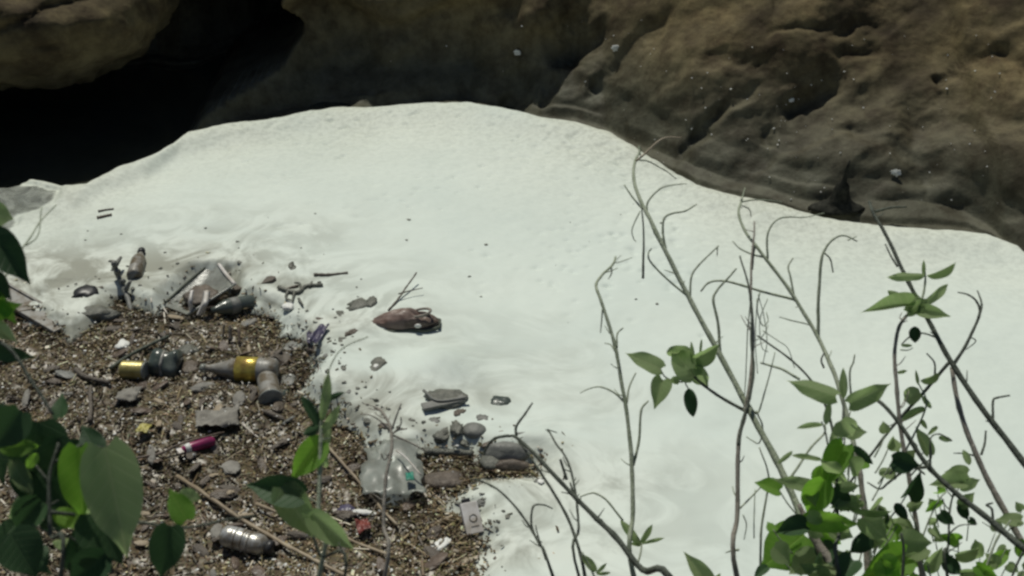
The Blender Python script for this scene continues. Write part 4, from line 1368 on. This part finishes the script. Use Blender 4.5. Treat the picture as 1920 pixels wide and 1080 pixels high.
for a in [((1240, 692), (1174, 660), 34, 'heart', 25), ((1302, 706), (1258, 650), 52, 'heart', 10), ((1300, 690), (1328, 728), 34, 'heart', 20), ((1304, 672), (1352, 650), 30, 'heart', 30),
          ((1300, 684), (1296, 640), 11, 'lance', 0), ((1243, 712), (1228, 764), 38, 'heart', 0), ((1262, 706), (1270, 722), 20, 'oval', 20), ((1250, 660), (1300, 668), 30, 'oval', 40), ((1312, 670), (1316, 632), 6, 'lance', 0)]:
    A.leaf(a[0], a[1], a[2], a[3], 1.735, rng.normal(0, .01), a[4])
A.leaf((1291, 728), (1300, 783), 30, 'oval', 1.73, 0, 0, 'leaf_dark')

# B: second slanting stem
B = Plant('slanting_shrub', 'middle slanting grey stem running parallel with curling side twigs', 'shrub', (1640, 1090), 1.72, GR)
B.stem([(1640, 1090), (1620, 940), (1603, 845), (1580, 750), (1556, 682), (1530, 626), (1482, 547), (1422, 467), (1396, 432), (1385, 398), (1391, 375)], (14, 6), (1.72, 2.05), name='stem', root=True)
for pts, w in [([(1440, 486), (1438, 445), (1446, 424), (1462, 410), (1482, 407)], (5, 3)), ([(1440, 484), (1412, 478), (1388, 466), (1374, 452)], (5, 2)),
               ([(1490, 562), (1440, 550), (1390, 535), (1352, 526), (1328, 530), (1314, 546)], (6, 4)), ([(1534, 632), (1535, 560), (1540, 492), (1547, 468), (1562, 449), (1582, 442), (1607, 453)], (8, 3)),
               ([(1546, 474), (1558, 487), (1563, 510)], (4, 3)), ([(1391, 378), (1420, 374), (1466, 378)], (4, 2)), ([(1390, 376), (1397, 352)], (4, 2)), ([(1390, 385), (1405, 392), (1408, 406)], (3, 2)),
               ([(1490, 565), (1482, 520), (1478, 500), (1487, 484)], (5, 3)), ([(1590, 450), (1606, 444)], (3, 2)), ([(1482, 407), (1510, 408), (1545, 400)], (3, 2)),
               ([(1530, 626), (1520, 610), (1480, 600), (1462, 595)], (4, 2))]:
    B.stem(pts, w, (1.95, 1.97))
B.stem([(1568, 852), (1560, 800), (1545, 755), (1520, 712), (1480, 672), (1420, 630)], (7, 4), (1.78, 1.85), 'twig_dark')
B.stem([(1500, 712), (1470, 694), (1445, 686), (1426, 680)], (6, 4), (1.8, 1.83))
B.stem([(1545, 690), (1540, 675), (1546, 660)], (5, 3), (1.8, 1.8), 'twig_dark')
B.stem([(1597, 760), (1593, 700), (1600, 680), (1603, 665)], (5, 3), (1.8, 1.8))

# E: straight dark vine-clad stem
E = Plant('vine_stem', 'upright dark stem wrapped by a vine with fine tendrils', 'shrub', (1383, 1090), 1.66, GR)
E.stem([(1383, 1090), (1383, 960), (1385, 830), (1397, 775), (1409, 690), (1412, 622), (1408, 560), (1408, 505), (1412, 455), (1415, 415)], (13, 4), (1.66, 1.86), 'twig_brown', 'stem', True)
E.stem([(1385, 835), (1392, 790), (1405, 745), (1413, 690), (1409, 640), (1410, 580), (1404, 540), (1396, 508), (1388, 480)], (8, 4), (1.69, 1.82), 'twig_dark')
E.stem([(1409, 505), (1412, 478), (1415, 462)], (9, 5), (1.83, 1.84), 'twig_dark')
for pts, w in [([(1408, 560), (1402, 620), (1398, 700), (1394, 765)], (3, 2)), ([(1425, 548), (1420, 580), (1430, 610), (1440, 602), (1437, 585)], (3, 2)), ([(1422, 552), (1432, 590), (1438, 640), (1430, 680)], (2, 2)),
               ([(1425, 1090), (1428, 990), (1440, 912), (1438, 880), (1424, 838)], (6, 3)), ([(1388, 953), (1418, 922), (1440, 898)], (4, 3)), ([(1414, 1010), (1414, 960), (1416, 918)], (3, 2)),
               ([(1402, 755), (1420, 775), (1432, 740), (1446, 690), (1453, 660)], (5, 2)), ([(1418, 770), (1430, 800), (1424, 830), (1410, 825), (1400, 818)], (4, 2)), ([(1420, 560), (1416, 640), (1420, 700)], (2, 2)),
               ([(1394, 965), (1400, 985), (1395, 1012)], (3, 2)), ([(1384, 1030), (1372, 1032), (1360, 1036)], (6, 2)), ([(1384, 935), (1377, 925), (1374, 912)], (4, 2)), ([(1430, 620), (1460, 640), (1478, 655), (1490, 690)], (2, 1)),
               ([(1440, 560), (1425, 600), (1428, 650), (1440, 660)], (2, 1)), ([(1412, 640), (1430, 630), (1440, 610)], (2, 2))]:
    E.stem(pts, w, (1.78, 1.8), name='tendril')

# C: dark stem at the right
Cc = Plant('dark_shrub', 'dark bare stem entering from the right edge with forked twigs', 'shrub', (2060, 1090), 1.55, GR)
Cc.stem([(2060, 1090), (2000, 970), (1920, 868), (1850, 778), (1790, 690), (1747, 612), (1702, 527), (1662, 442), (1637, 397), (1630, 378)], (24, 8), (1.55, 1.82), 'twig_dark', 'stem', True)
for pts, w in [([(1788, 685), (1818, 634), (1836, 590), (1830, 566), (1815, 553), (1795, 548)], (8, 3)), ([(1834, 595), (1840, 572), (1832, 545)], (6, 3)), ([(1862, 796), (1862, 754), (1869, 746), (1893, 742)], (6, 4)),
               ([(1837, 856), (1810, 851), (1788, 850)], (5, 2)), ([(1840, 852), (1846, 832), (1848, 808)], (6, 4)), ([(1682, 500), (1670, 480), (1660, 458)], (5, 3)), ([(1760, 635), (1730, 625), (1705, 632), (1690, 645)], (4, 3)),
               ([(1820, 632), (1830, 640), (1812, 655)], (3, 2)), ([(1752, 702), (1752, 680), (1738, 662)], (5, 3))]:
    Cc.stem(pts, w, (1.7, 1.72), 'twig_dark')
Cc.stem([(1785, 690), (1798, 765), (1830, 852), (1870, 932), (1910, 1006), (1955, 1085)][::-1], (16, 10), (1.6, 1.7), 'twig_brown')
Cc.stem([(1780, 680), (1745, 720), (1700, 770), (1650, 830), (1592, 908), (1560, 965)], (8, 5), (1.7, 1.76), 'twig_dark')
Cc.leaf((1715, 612), (1716, 643), 26, 'oval', 1.7, 0, 0, 'leaf_dark')

# D: thick dark stem lowest right
Dd = Plant('thick_dark_stem', 'thickest dark stem slanting from the lower right corner', 'shrub', (2030, 1100), 1.5, GR)
Dd.stem([(2030, 1100), (1920, 1028), (1865, 982), (1800, 930), (1745, 880), (1692, 802), (1652, 756), (1612, 737)], (24, 9), (1.5, 1.66), 'twig_dark', 'stem', True)
Dd.stem([(1738, 876), (1700, 880), (1668, 903), (1650, 916), (1626, 904)], (9, 4), (1.58, 1.62), 'twig_dark')
for pts in ([(1862, 975), (1860, 955), (1850, 948), (1862, 944)], [(1745, 882), (1745, 850), (1744, 825)], [(1680, 898), (1668, 890), (1675, 880)], [(1722, 880), (1735, 890)], [(1920, 1030), (1905, 1060), (1892, 1092)]):
    Dd.stem(pts, (6, 4), (1.57, 1.57), 'twig_dark')

# F: thin upright stem left of centre right
F_ = Plant('thin_shrub', 'slim upright bare stem with a hooked tip over open foam', 'shrub', (1190, 1090), 1.75, GR)
F_.stem([(1190, 1090), (1187, 960), (1184, 855), (1170, 742), (1152, 645), (1127, 566), (1118, 534), (1130, 515), (1148, 498), (1154, 482)], (12, 5), (1.75, 1.95), 'twig', 'stem', True)
for pts, w in [([(1173, 757), (1152, 737), (1128, 726), (1108, 728), (1088, 737)], (5, 2)), ([(1175, 757), (1180, 727), (1193, 700)], (5, 3)), ([(1188, 872), (1199, 825), (1202, 772), (1216, 752)], (7, 4)),
               ([(1156, 652), (1157, 627), (1168, 616)], (5, 3)), ([(1130, 580), (1126, 625)], (4, 2)), ([(1146, 500), (1146, 512), (1140, 522)], (4, 2)), ([(1152, 658), (1145, 647), (1134, 644)], (4, 2)),
               ([(1168, 976), (1140, 940), (1118, 925), (1106, 925), (1088, 931)], (5, 3)), ([(1195, 1060), (1200, 1040), (1203, 1020)], (5, 4))]:
    F_.stem(pts, w, (1.82, 1.84), 'twig')
for a in [((1202, 1022), (1167, 975), 20, 'oval'), ((1202, 1018), (1224, 984), 14, 'oval'), ((1203, 1020), (1248, 1011), 9, 'lance'), ((1201, 1024), (1180, 1018), 8, 'lance')]:
    F_.leaf(a[0], a[1], a[2], a[3], 1.78, 0, 15)

# G: dark doubled stems bottom centre
Gg = Plant('bent_shrub', 'dark bent twig with a drooping crook beside the muddy bag', 'shrub', (1275, 1120), 1.5, GR)
Gg.stem([(1275, 1120), (1205, 1068), (1150, 1002), (1086, 940), (1020, 870), (972, 823), (952, 817)], (24, 8), (1.5, 1.72), 'twig_dark', 'stem', True)
for pts, w in [([(968, 818), (968, 800), (985, 776), (998, 755)], (7, 4)), ([(954, 817), (928, 822), (914, 838), (908, 853)], (7, 5)), ([(1086, 940), (1075, 925), (1068, 905)], (6, 4))]:
    Gg.stem(pts, w, (1.7, 1.71), 'twig_dark')
Gg.stem([(1100, 1095), (1086, 1030), (1060, 962), (1012, 884), (972, 826)], (10, 6), (1.62, 1.72), 'twig_dark')
G2 = Plant('bent_shrub', 'thin dark twig curving up between the crook and slim stem', 'shrub', (1088, 1090), 1.6, GR)
G2.stem([(1088, 1090), (1085, 990), (1079, 922), (1066, 868), (1042, 832), (1027, 805)], (9, 5), (1.6, 1.75), 'twig_dark', 'stem', True)
G2.stem([(1028, 806), (1045, 812)], (3, 2), (1.75, 1.75), 'twig_dark')
G2.stem([(1062, 900), (1056, 880), (1050, 862)], (7, 5), (1.72, 1.72), 'twig_dark')
G2.stem([(1118, 1090), (1105, 1060), (1092, 1035)], (5, 3), (1.6, 1.6))
for a in [((1118, 1072), (1092, 1040), 20, 'oval'), ((1118, 1075), (1138, 1056), 9, 'lance'), ((1118, 1076), (1146, 1074), 8, 'lance')]:
    G2.leaf(a[0], a[1], a[2], a[3], 1.6, 0, 10)
Hh = Plant('bent_shrub', 'dark twig arching left out of the foam beside the white carton', 'shrub', (1040, 1090), 1.6, GR)
Hh.stem([(1040, 1090), (1012, 1020), (976, 962), (932, 917), (891, 898)], (10, 5), (1.6, 1.72), 'twig_dark', 'stem', True)
Hh.stem([(1014, 1024), (998, 988), (1000, 950), (1018, 946), (1036, 953)], (6, 3), (1.64, 1.66), 'twig_dark')
Hh.stem([(1022, 1050), (1008, 1000), (1005, 985)], (4, 2), (1.62, 1.62), 'twig_dark')
Ii = Plant('dead_twig', 'brown dead twig with forked tip standing before the clear bag', 'twig', (719, 1090), 1.6, GR)
Ii.stem([(719, 1090), (719, 985), (723, 900), (734, 845), (732, 802), (716, 772), (702, 763)], (10, 6), (1.6, 1.72), 'twig_brown', 'stem', True)
for pts, w in [([(734, 806), (745, 776), (752, 756)], (5, 3)), ([(730, 806), (712, 788), (694, 778), (674, 776)], (4, 2)), ([(736, 815), (765, 828), (797, 846)], (5, 3)), ([(736, 812), (748, 806), (764, 803)], (4, 3)),
               ([(733, 848), (722, 862), (715, 850)], (4, 3)), ([(738, 812), (752, 795), (752, 782)], (4, 3))]:
    Ii.stem(pts, w, (1.7, 1.7), 'twig_brown')

# K: leafy stem with the star of leaves
K = Plant('leafy_shrub', 'grey stem topped by a star of green leaves near right edge', 'shrub', (1732, 1090), 1.62, GR)
K.stem([(1732, 1090), (1720, 1000), (1706, 905), (1692, 830), (1682, 735), (1677, 665), (1685, 615), (1702, 590), (1715, 575)], (12, 7), (1.62, 1.72), 'twig_brown', 'stem', True)
K.stem([(1712, 588), (1728, 560), (1734, 530), (1733, 505)], (6, 4), (1.71, 1.73))
K.stem([(1694, 852), (1725, 792), (1736, 752), (1722, 720)], (5, 3), (1.7, 1.7))
K.stem([(1705, 895), (1728, 870), (1746, 858), (1745, 822), (1762, 814), (1785, 826)], (4, 3), (1.66, 1.66), 'twig_dark')
K.stem([(1688, 655), (1702, 656), (1712, 652)], (3, 2), (1.72, 1.72))
for a in [((1705, 572), (1623, 577), 28, 25, 1), ((1722, 582), (1782, 592), 26, -10, 1), ((1732, 572), (1782, 532), 20, 20, 0), ((1702, 568), (1668, 546), 20, 10, 0), ((1734, 516), (1666, 512), 20, 35, 0),
          ((1738, 517), (1798, 497), 18, 30, 0), ((1718, 586), (1716, 546), 30, 0, 1), ((1700, 585), (1745, 560), 24, 30, 1), ((1726, 736), (1688, 752), 32, 10, 0), ((1726, 714), (1767, 702), 18, 30, 0), ((1684, 700), (1709, 698), 9, 20, 0),
          ((1728, 742), (1748, 768), 12, 0, 0), ((1735, 768), (1688, 788), 17, 20, 1), ((1742, 852), (1718, 798), 24, 10, 0), ((1690, 872), (1724, 842), 26, 20, 0), ((1760, 820), (1787, 830), 13, 20, 0),
          ((1726, 786), (1738, 804), 11, 0, 0), ((1690, 858), (1680, 838), 8, 0, 0), ((1758, 800), (1740, 815), 10, 10, 0), ((1690, 648), (1712, 650), 8, 20, 0)]:
    K.leaf(a[0], a[1], a[2], 'heart' if a[2] > 20 else 'oval', 1.7, rng.normal(0, .015), a[3], 'leaf')
K.leaf((1732, 518), (1732, 487), 9, 'lance', 1.72)
K.leaf((1722, 722), (1717, 694), 8, 'lance', 1.7)

# J: big leafy bush
J = Plant('green_bush', 'lush broad leaved green bush at the bottom right', 'bush', (1578, 1100), 1.5)
J.stem([(1578, 1100), (1572, 1000), (1568, 920), (1575, 850), (1581, 780), (1581, 745)], (13, 6), (1.5, 1.6), 'twig_dark', 'stem', True)
J.stem([(1600, 1105), (1560, 1060), (1525, 1005), (1498, 945)], (36, 10), (1.52, 1.56), 'twig_brown')
J.stem([(1628, 1095), (1622, 985), (1614, 890), (1606, 845)], (14, 8), (1.56, 1.6), 'twig_brown')
J.stem([(1558, 880), (1548, 812), (1540, 790)], (5, 3), (1.57, 1.6), 'twig_dark')
J.stem([(1480, 900), (1500, 870), (1520, 840), (1545, 812), (1546, 795)], (6, 4), (1.58, 1.6))
J.stem([(1692, 1095), (1695, 1030), (1690, 1000)], (9, 6), (1.5, 1.5), 'twig_dark')
for b, t, w_, r_, m, k in [
        ((1568, 742), (1478, 706), 36, 25, 'leaf', 'heart'), ((1592, 757), (1674, 721), 36, 25, 'leaf', 'heart'), ((1582, 748), (1581, 690), 19, 0, 'leaf', 'lance'), ((1576, 788), (1600, 822), 46, 5, 'leaf', 'heart'),
        ((1548, 796), (1556, 754), 17, 0, 'leaf', 'oval'), ((1542, 797), (1494, 801), 13, 20, 'leaf', 'oval'), ((1600, 836), (1638, 872), 20, 0, 'leaf_dark', 'oval'), ((1486, 846), (1460, 866), 11, 10, 'leaf', 'oval'),
        ((1540, 862), (1484, 852), 13, 20, 'leaf', 'oval'), ((1584, 834), (1542, 915), 50, 5, 'leaf_bright', 'heart'), ((1532, 916), (1450, 897), 28, 15, 'leaf', 'heart'), ((1548, 900), (1508, 968), 54, 0, 'leaf_bright', 'heart'),
        ((1562, 914), (1592, 962), 42, 10, 'leaf_dark', 'heart'), ((1512, 974), (1616, 986), 40, 15, 'leaf_bright', 'heart'), ((1522, 984), (1582, 1024), 54, 0, 'leaf_bright', 'heart'), ((1512, 985), (1453, 996), 38, 15, 'leaf_dark', 'heart'),
        ((1508, 1002), (1424, 1066), 88, 5, 'leaf_bright', 'heart'), ((1620, 970), (1668, 1020), 46, 5, 'leaf', 'heart'), ((1688, 1016), (1748, 1022), 46, 20, 'leaf', 'heart'), ((1698, 1042), (1618, 1082), 64, 0, 'leaf_bright', 'heart'),
        ((1738, 1028), (1686, 1052), 34, 15, 'leaf', 'heart'), ((1630, 1008), (1590, 1036), 34, 10, 'leaf_dark', 'heart'), ((1590, 950), (1674, 966), 16, 40, 'leaf', 'oval'), ((1678, 944), (1703, 976), 24, 0, 'leaf_dark', 'oval'),
        ((1540, 1020), (1562, 1062), 40, 10, 'leaf_dark', 'heart'), ((1480, 1030), (1500, 1085), 60, 20, 'leaf', 'heart'), ((1600, 1050), (1570, 1090), 44, 10, 'leaf_dark', 'heart'), ((1650, 1050), (1690, 1090), 52, 0, 'leaf_bright', 'heart'),
        ((1548, 960), (1530, 1000), 36, 20, 'leaf_bright', 'heart'), ((1440, 1062), (1416, 1080), 22, 20, 'leaf_dark', 'oval'), ((1562, 880), (1590, 925), 28, 20, 'leaf', 'heart'), ((1530, 1040), (1480, 1075), 50, 10, 'leaf', 'heart'),
        ((1560, 985), (1600, 1010), 36, 10, 'leaf', 'heart'), ((1580, 800), (1555, 830), 18, 20, 'leaf', 'oval')]:
    J.leaf(b, t, w_, k, 1.54 + rng.uniform(-0.05, 0.05), rng.normal(0, .015), r_, m)

for k in range(38):
    if k < 20:
        cu, cv = float(np.clip(rng.normal(1565, 75), 1450, 1690)), 1085 - abs(rng.normal(0, 75))
    else:
        cu, cv = rng.uniform(1520, 1720), rng.uniform(800, 1000)
    a = rng.uniform(0, 6.28)
    J.stem([(cu * 0.72 + 1580 * 0.28, cv + 45), (cu * 0.88 + 1580 * 0.12, cv + 22), (cu, cv)], (4, 3), (1.57, 1.57), 'twig', 'leaf_stalk', n=5)
    l = rng.uniform(30, 62)
    J.leaf((cu, cv), (cu + l * math.cos(a), cv + 0.7 * l * math.sin(a)), l * rng.uniform(0.55, 0.8), 'heart', 1.56 + rng.uniform(-0.08, 0.08), rng.normal(0, .02), rng.uniform(-35, 35), ['leaf', 'leaf_bright', 'leaf_dark'][int(rng.choice(3, p=[.68, .27, .05]))])
# L: small leafy plant at the far right
Ll = Plant('small_leafy_plant', 'thin stemmed plant with small leaves below the thickest dark stem', 'plant', (1778, 1095), 1.58)
Ll.stem([(1778, 1095), (1778, 1020), (1781, 955), (1788, 922)], (8, 4), (1.58, 1.62), 'twig_dark', 'stem', True)
Ll.stem([(1728, 1010), (1742, 975), (1762, 935), (1775, 922)], (4, 3), (1.6, 1.6))
Ll.stem([(1780, 1000), (1800, 985), (1830, 984)], (4, 2), (1.6, 1.6), 'twig_dark')
Ll.stem([(1840, 1095), (1850, 1060), (1870, 1010), (1895, 975)], (7, 4), (1.58, 1.6), 'twig')
for b, t, w_, r_, m in [((1815, 888), (1770, 884), 30, 15, 'leaf'), ((1818, 872), (1806, 842), 16, 10, 'leaf'), ((1808, 905), (1745, 905), 34, 20, 'leaf'), ((1800, 912), (1840, 900), 24, 20, 'leaf'), ((1768, 940), (1736, 958), 17, 10, 'leaf_bright'),
                        ((1800, 946), (1816, 978), 20, 0, 'leaf_dark'), ((1800, 948), (1828, 924), 24, 10, 'leaf'), ((1916, 975), (1866, 974), 26, 20, 'leaf'), ((1786, 1003), (1750, 1012), 17, 10, 'leaf'), ((1762, 962), (1790, 985), 24, 20, 'leaf_dark'),
                        ((1790, 1042), (1846, 1030), 22, 20, 'leaf'), ((1846, 1062), (1902, 1028), 26, 10, 'leaf_bright'), ((1772, 1052), (1806, 1078), 30, 0, 'leaf_dark'), ((1830, 1060), (1874, 1088), 26, 15, 'leaf_bright'), ((1870, 1060), (1848, 1036), 24, 15, 'leaf'),
                        ((1780, 1040), (1750, 1060), 22, 10, 'leaf_dark'), ((1740, 1060), (1768, 1030), 26, 20, 'leaf'), ((1800, 1075), (1850, 1082), 24, 10, 'leaf'), ((1912, 1010), (1930, 1050), 30, 10, 'leaf_bright')]:
    Ll.leaf(b, t, w_, 'heart' if w_ > 18 else 'oval', 1.6 + rng.uniform(-.03, .03), rng.normal(0, .01), r_, m)

for k in range(24):
    cu, cv = rng.uniform(1690, 1925), 1085 - abs(rng.normal(0, 90))
    a = rng.uniform(0, 6.28)
    Ll.stem([(cu * 0.8 + 1790 * 0.2, cv + 40), (cu, cv)], (3, 2), (1.62, 1.62), 'twig', 'leaf_stalk', n=5)
    l = rng.uniform(22, 42)
    Ll.leaf((cu, cv), (cu + l * math.cos(a), cv + 0.7 * l * math.sin(a)), l * rng.uniform(0.5, 0.75), 'heart', 1.62 + rng.uniform(-0.05, 0.08), rng.normal(0, .02), rng.uniform(-35, 35), ['leaf', 'leaf_bright', 'leaf_dark'][int(rng.choice(3, p=[.65, .27, .08]))])
# single leaf poking in at the bottom
P1 = Plant('seedling', 'single pointed green leaf poking up from the bottom edge', 'seedling', (1330, 1110), 1.6)
P1.stem([(1335, 1130), (1325, 1100)], (6, 5), (1.6, 1.6), 'twig', 'stem', True)
P1.leaf((1330, 1100), (1285, 1034), 34, 'heart', 1.6, 0, 15)
P1.leaf((1330, 1098), (1352, 1076), 14, 'oval', 1.6, 0, 15)

# blurry weed in the middle
Nn = Plant('upright_weed', 'upright blurry weed with narrow blades beside pale foam', 'weed', (600, 1010), 1.15)
Nn.stem([(596, 1090), (597, 980), (600, 880), (602, 800), (605, 745), (612, 705)], (12, 8), (1.15, 1.2), 'twig', 'stem', True)
for b, t, w_, r_, m, k in [((600, 808), (566, 738), 26, 20, 'leaf_dark', 'lance'), ((603, 790), (618, 698), 24, 10, 'leaf', 'lance'), ((606, 752), (652, 738), 15, 20, 'leaf_dark', 'lance'), ((600, 815), (640, 760), 22, 20, 'leaf', 'lance'),
                           ((602, 828), (544, 902), 52, 0, 'leaf_bright', 'heart'), ((600, 800), (575, 812), 24, 0, 'leaf_dark', 'oval'), ((604, 850), (622, 800), 20, 10, 'leaf', 'lance'), ((600, 840), (612, 880), 24, 10, 'leaf', 'oval')]:
    Nn.leaf(b, t, w_, k, 1.18, rng.normal(0, .01), r_, m)
Nn.stem([(605, 745), (615, 700), (640, 655), (690, 632)], (4, 2), (1.19, 1.22), 'twig')
N2 = Plant('broad_leaf_weed', 'low weed with three broad leaves over bottom middle chips', 'weed', (600, 1100), 1.1)
N2.stem([(640, 1120), (600, 1040), (575, 960), (560, 915)], (8, 6), (1.1, 1.12), 'twig_dark', 'stem', True)
for b, t, w_, r_, m, v_ in [((568, 930), (456, 906), 58, 5, 'leaf_dark', 0), ((528, 912), (588, 1010), 62, 0, 'leaf', 0), ((585, 965), (664, 1034), 46, 10, 'leaf', 0)]:
    N2.leaf(b, t, w_, 'heart', 1.1, 0.0, r_, m, v_)

# big foreground leaves at the left
Lf = Plant('foreground_vine', 'leafy dark vine with big blurry leaves at lower left corner', 'vine', (110, 1090), 0.95)
Lf.stem([(110, 1120), (96, 1000), (92, 900), (110, 830)], (16, 8), (0.95, 0.98), 'twig_dark', 'stem', True)
Lf.stem([(95, 960), (170, 970), (260, 980), (350, 990), (430, 975), (480, 965)], (11, 6), (0.96, 1.08), 'twig_dark')
for b, t, w_, r_, m, k, v_ in [((196, 838), (240, 1052), 104, 0, 'leaf', 'heart', 0), ((150, 838), (150, 985), 62, 20, 'leaf_bright', 'heart', 0), ((175, 960), (230, 1060), 96, 0, 'leaf_dark', 'heart', 0), ((0, 842), (70, 836), 40, 10, 'leaf_bright', 'oval', 2),
                               ((100, 960), (160, 985), 44, 0, 'leaf_bright', 'oval', 2), ((70, 790), (60, 900), 110, 0, 'leaf_dark', 'heart', 0), ((60, 860), (130, 960), 100, 10, 'leaf_dark', 'heart', 1), ((20, 860), (60, 930), 40, 0, 'leaf', 'oval', 2),
                               ((110, 820), (100, 900), 60, 0, 'leaf_dark', 'heart', 1), ((320, 985), (300, 1090), 64, 0, 'leaf_dark', 'heart', 0), ((350, 975), (318, 915), 46, 10, 'leaf_bright', 'heart', 2), ((335, 925), (375, 935), 34, 10, 'leaf', 'oval', 2),
                               ((80, 940), (20, 1000), 60, 10, 'leaf_dark', 'heart', 1), ((20, 1000), (70, 1085), 84, 0, 'leaf_dark', 'heart', 0), ((0, 1020), (40, 1010), 30, 0, 'leaf', 'oval', 2), ((40, 770), (-20, 850), 70, 0, 'leaf_dark', 'heart', 0),
                               ((70, 850), (50, 880), 24, 0, 'leaf_bright', 'oval', 2), ((200, 1040), (120, 1100), 70, 0, 'leaf_dark', 'heart', 1)]:
    Lf.leaf(b, t, w_, k, 0.97 + rng.uniform(-.04, .04), 0, r_, m, v_)
for k in range(26):
    cu, cv = rng.uniform(-10, 190), rng.uniform(770, 1085)
    a = rng.uniform(0, 6.28)
    l = rng.uniform(45, 85)
    Lf.leaf((cu, cv), (cu + l * math.cos(a), cv + l * math.sin(a)), l * rng.uniform(0.45, 0.75), 'heart', 1.03 + rng.uniform(0, 0.1), rng.normal(0, .02), rng.uniform(-40, 40), 'leaf_dark' if k % 4 else 'leaf')
for pts in ([(92, 905), (50, 850), (10, 800)], [(96, 990), (150, 1020), (200, 1085)], [(92, 940), (60, 990), (10, 1030)], [(100, 870), (150, 835), (196, 838)]):
    Lf.stem(pts, (6, 4), (0.98, 1.0), 'twig_dark')
L2 = Plant('foreground_vine', 'dark vine at left edge with a leaf over the foam', 'vine', (-60, 1090), 1.0)
L2.stem([(-60, 1120), (-50, 900), (-40, 760), (-30, 640), (-20, 470)], (12, 8), (1.0, 1.05), 'twig_dark', 'stem', True)
L2.stem([(-35, 620), (20, 655), (60, 715), (100, 776)], (10, 8), (1.02, 1.0), 'twig_dark')
for b, t, w_, r_, m, v_ in [((-20, 440), (55, 530), 66, 0, 'leaf_dark', 0), ((-30, 590), (40, 570), 40, 0, 'leaf_bright', 2), ((-10, 550), (30, 610), 26, 20, 'leaf_bright', 2), ((-25, 655), (66, 672), 34, 10, 'leaf_dark', 2), ((-20, 520), (20, 560), 44, 0, 'leaf_dark', 1),
                            ((-20, 400), (24, 410), 50, 0, 'leaf', 2), ((-10, 610), (30, 640), 30, 0, 'leaf', 1)]:
    L2.leaf(b, t, w_, 'heart', 1.02, 0, r_, m, v_)
L2.stem([(-20, 560), (40, 470), (72, 420), (105, 385)], (5, 3), (1.04, 1.2), 'twig', 'side_twig')
L2.stem([(50, 460), (70, 440), (78, 390)], (4, 2), (1.1, 1.15), 'twig', 'side_twig')
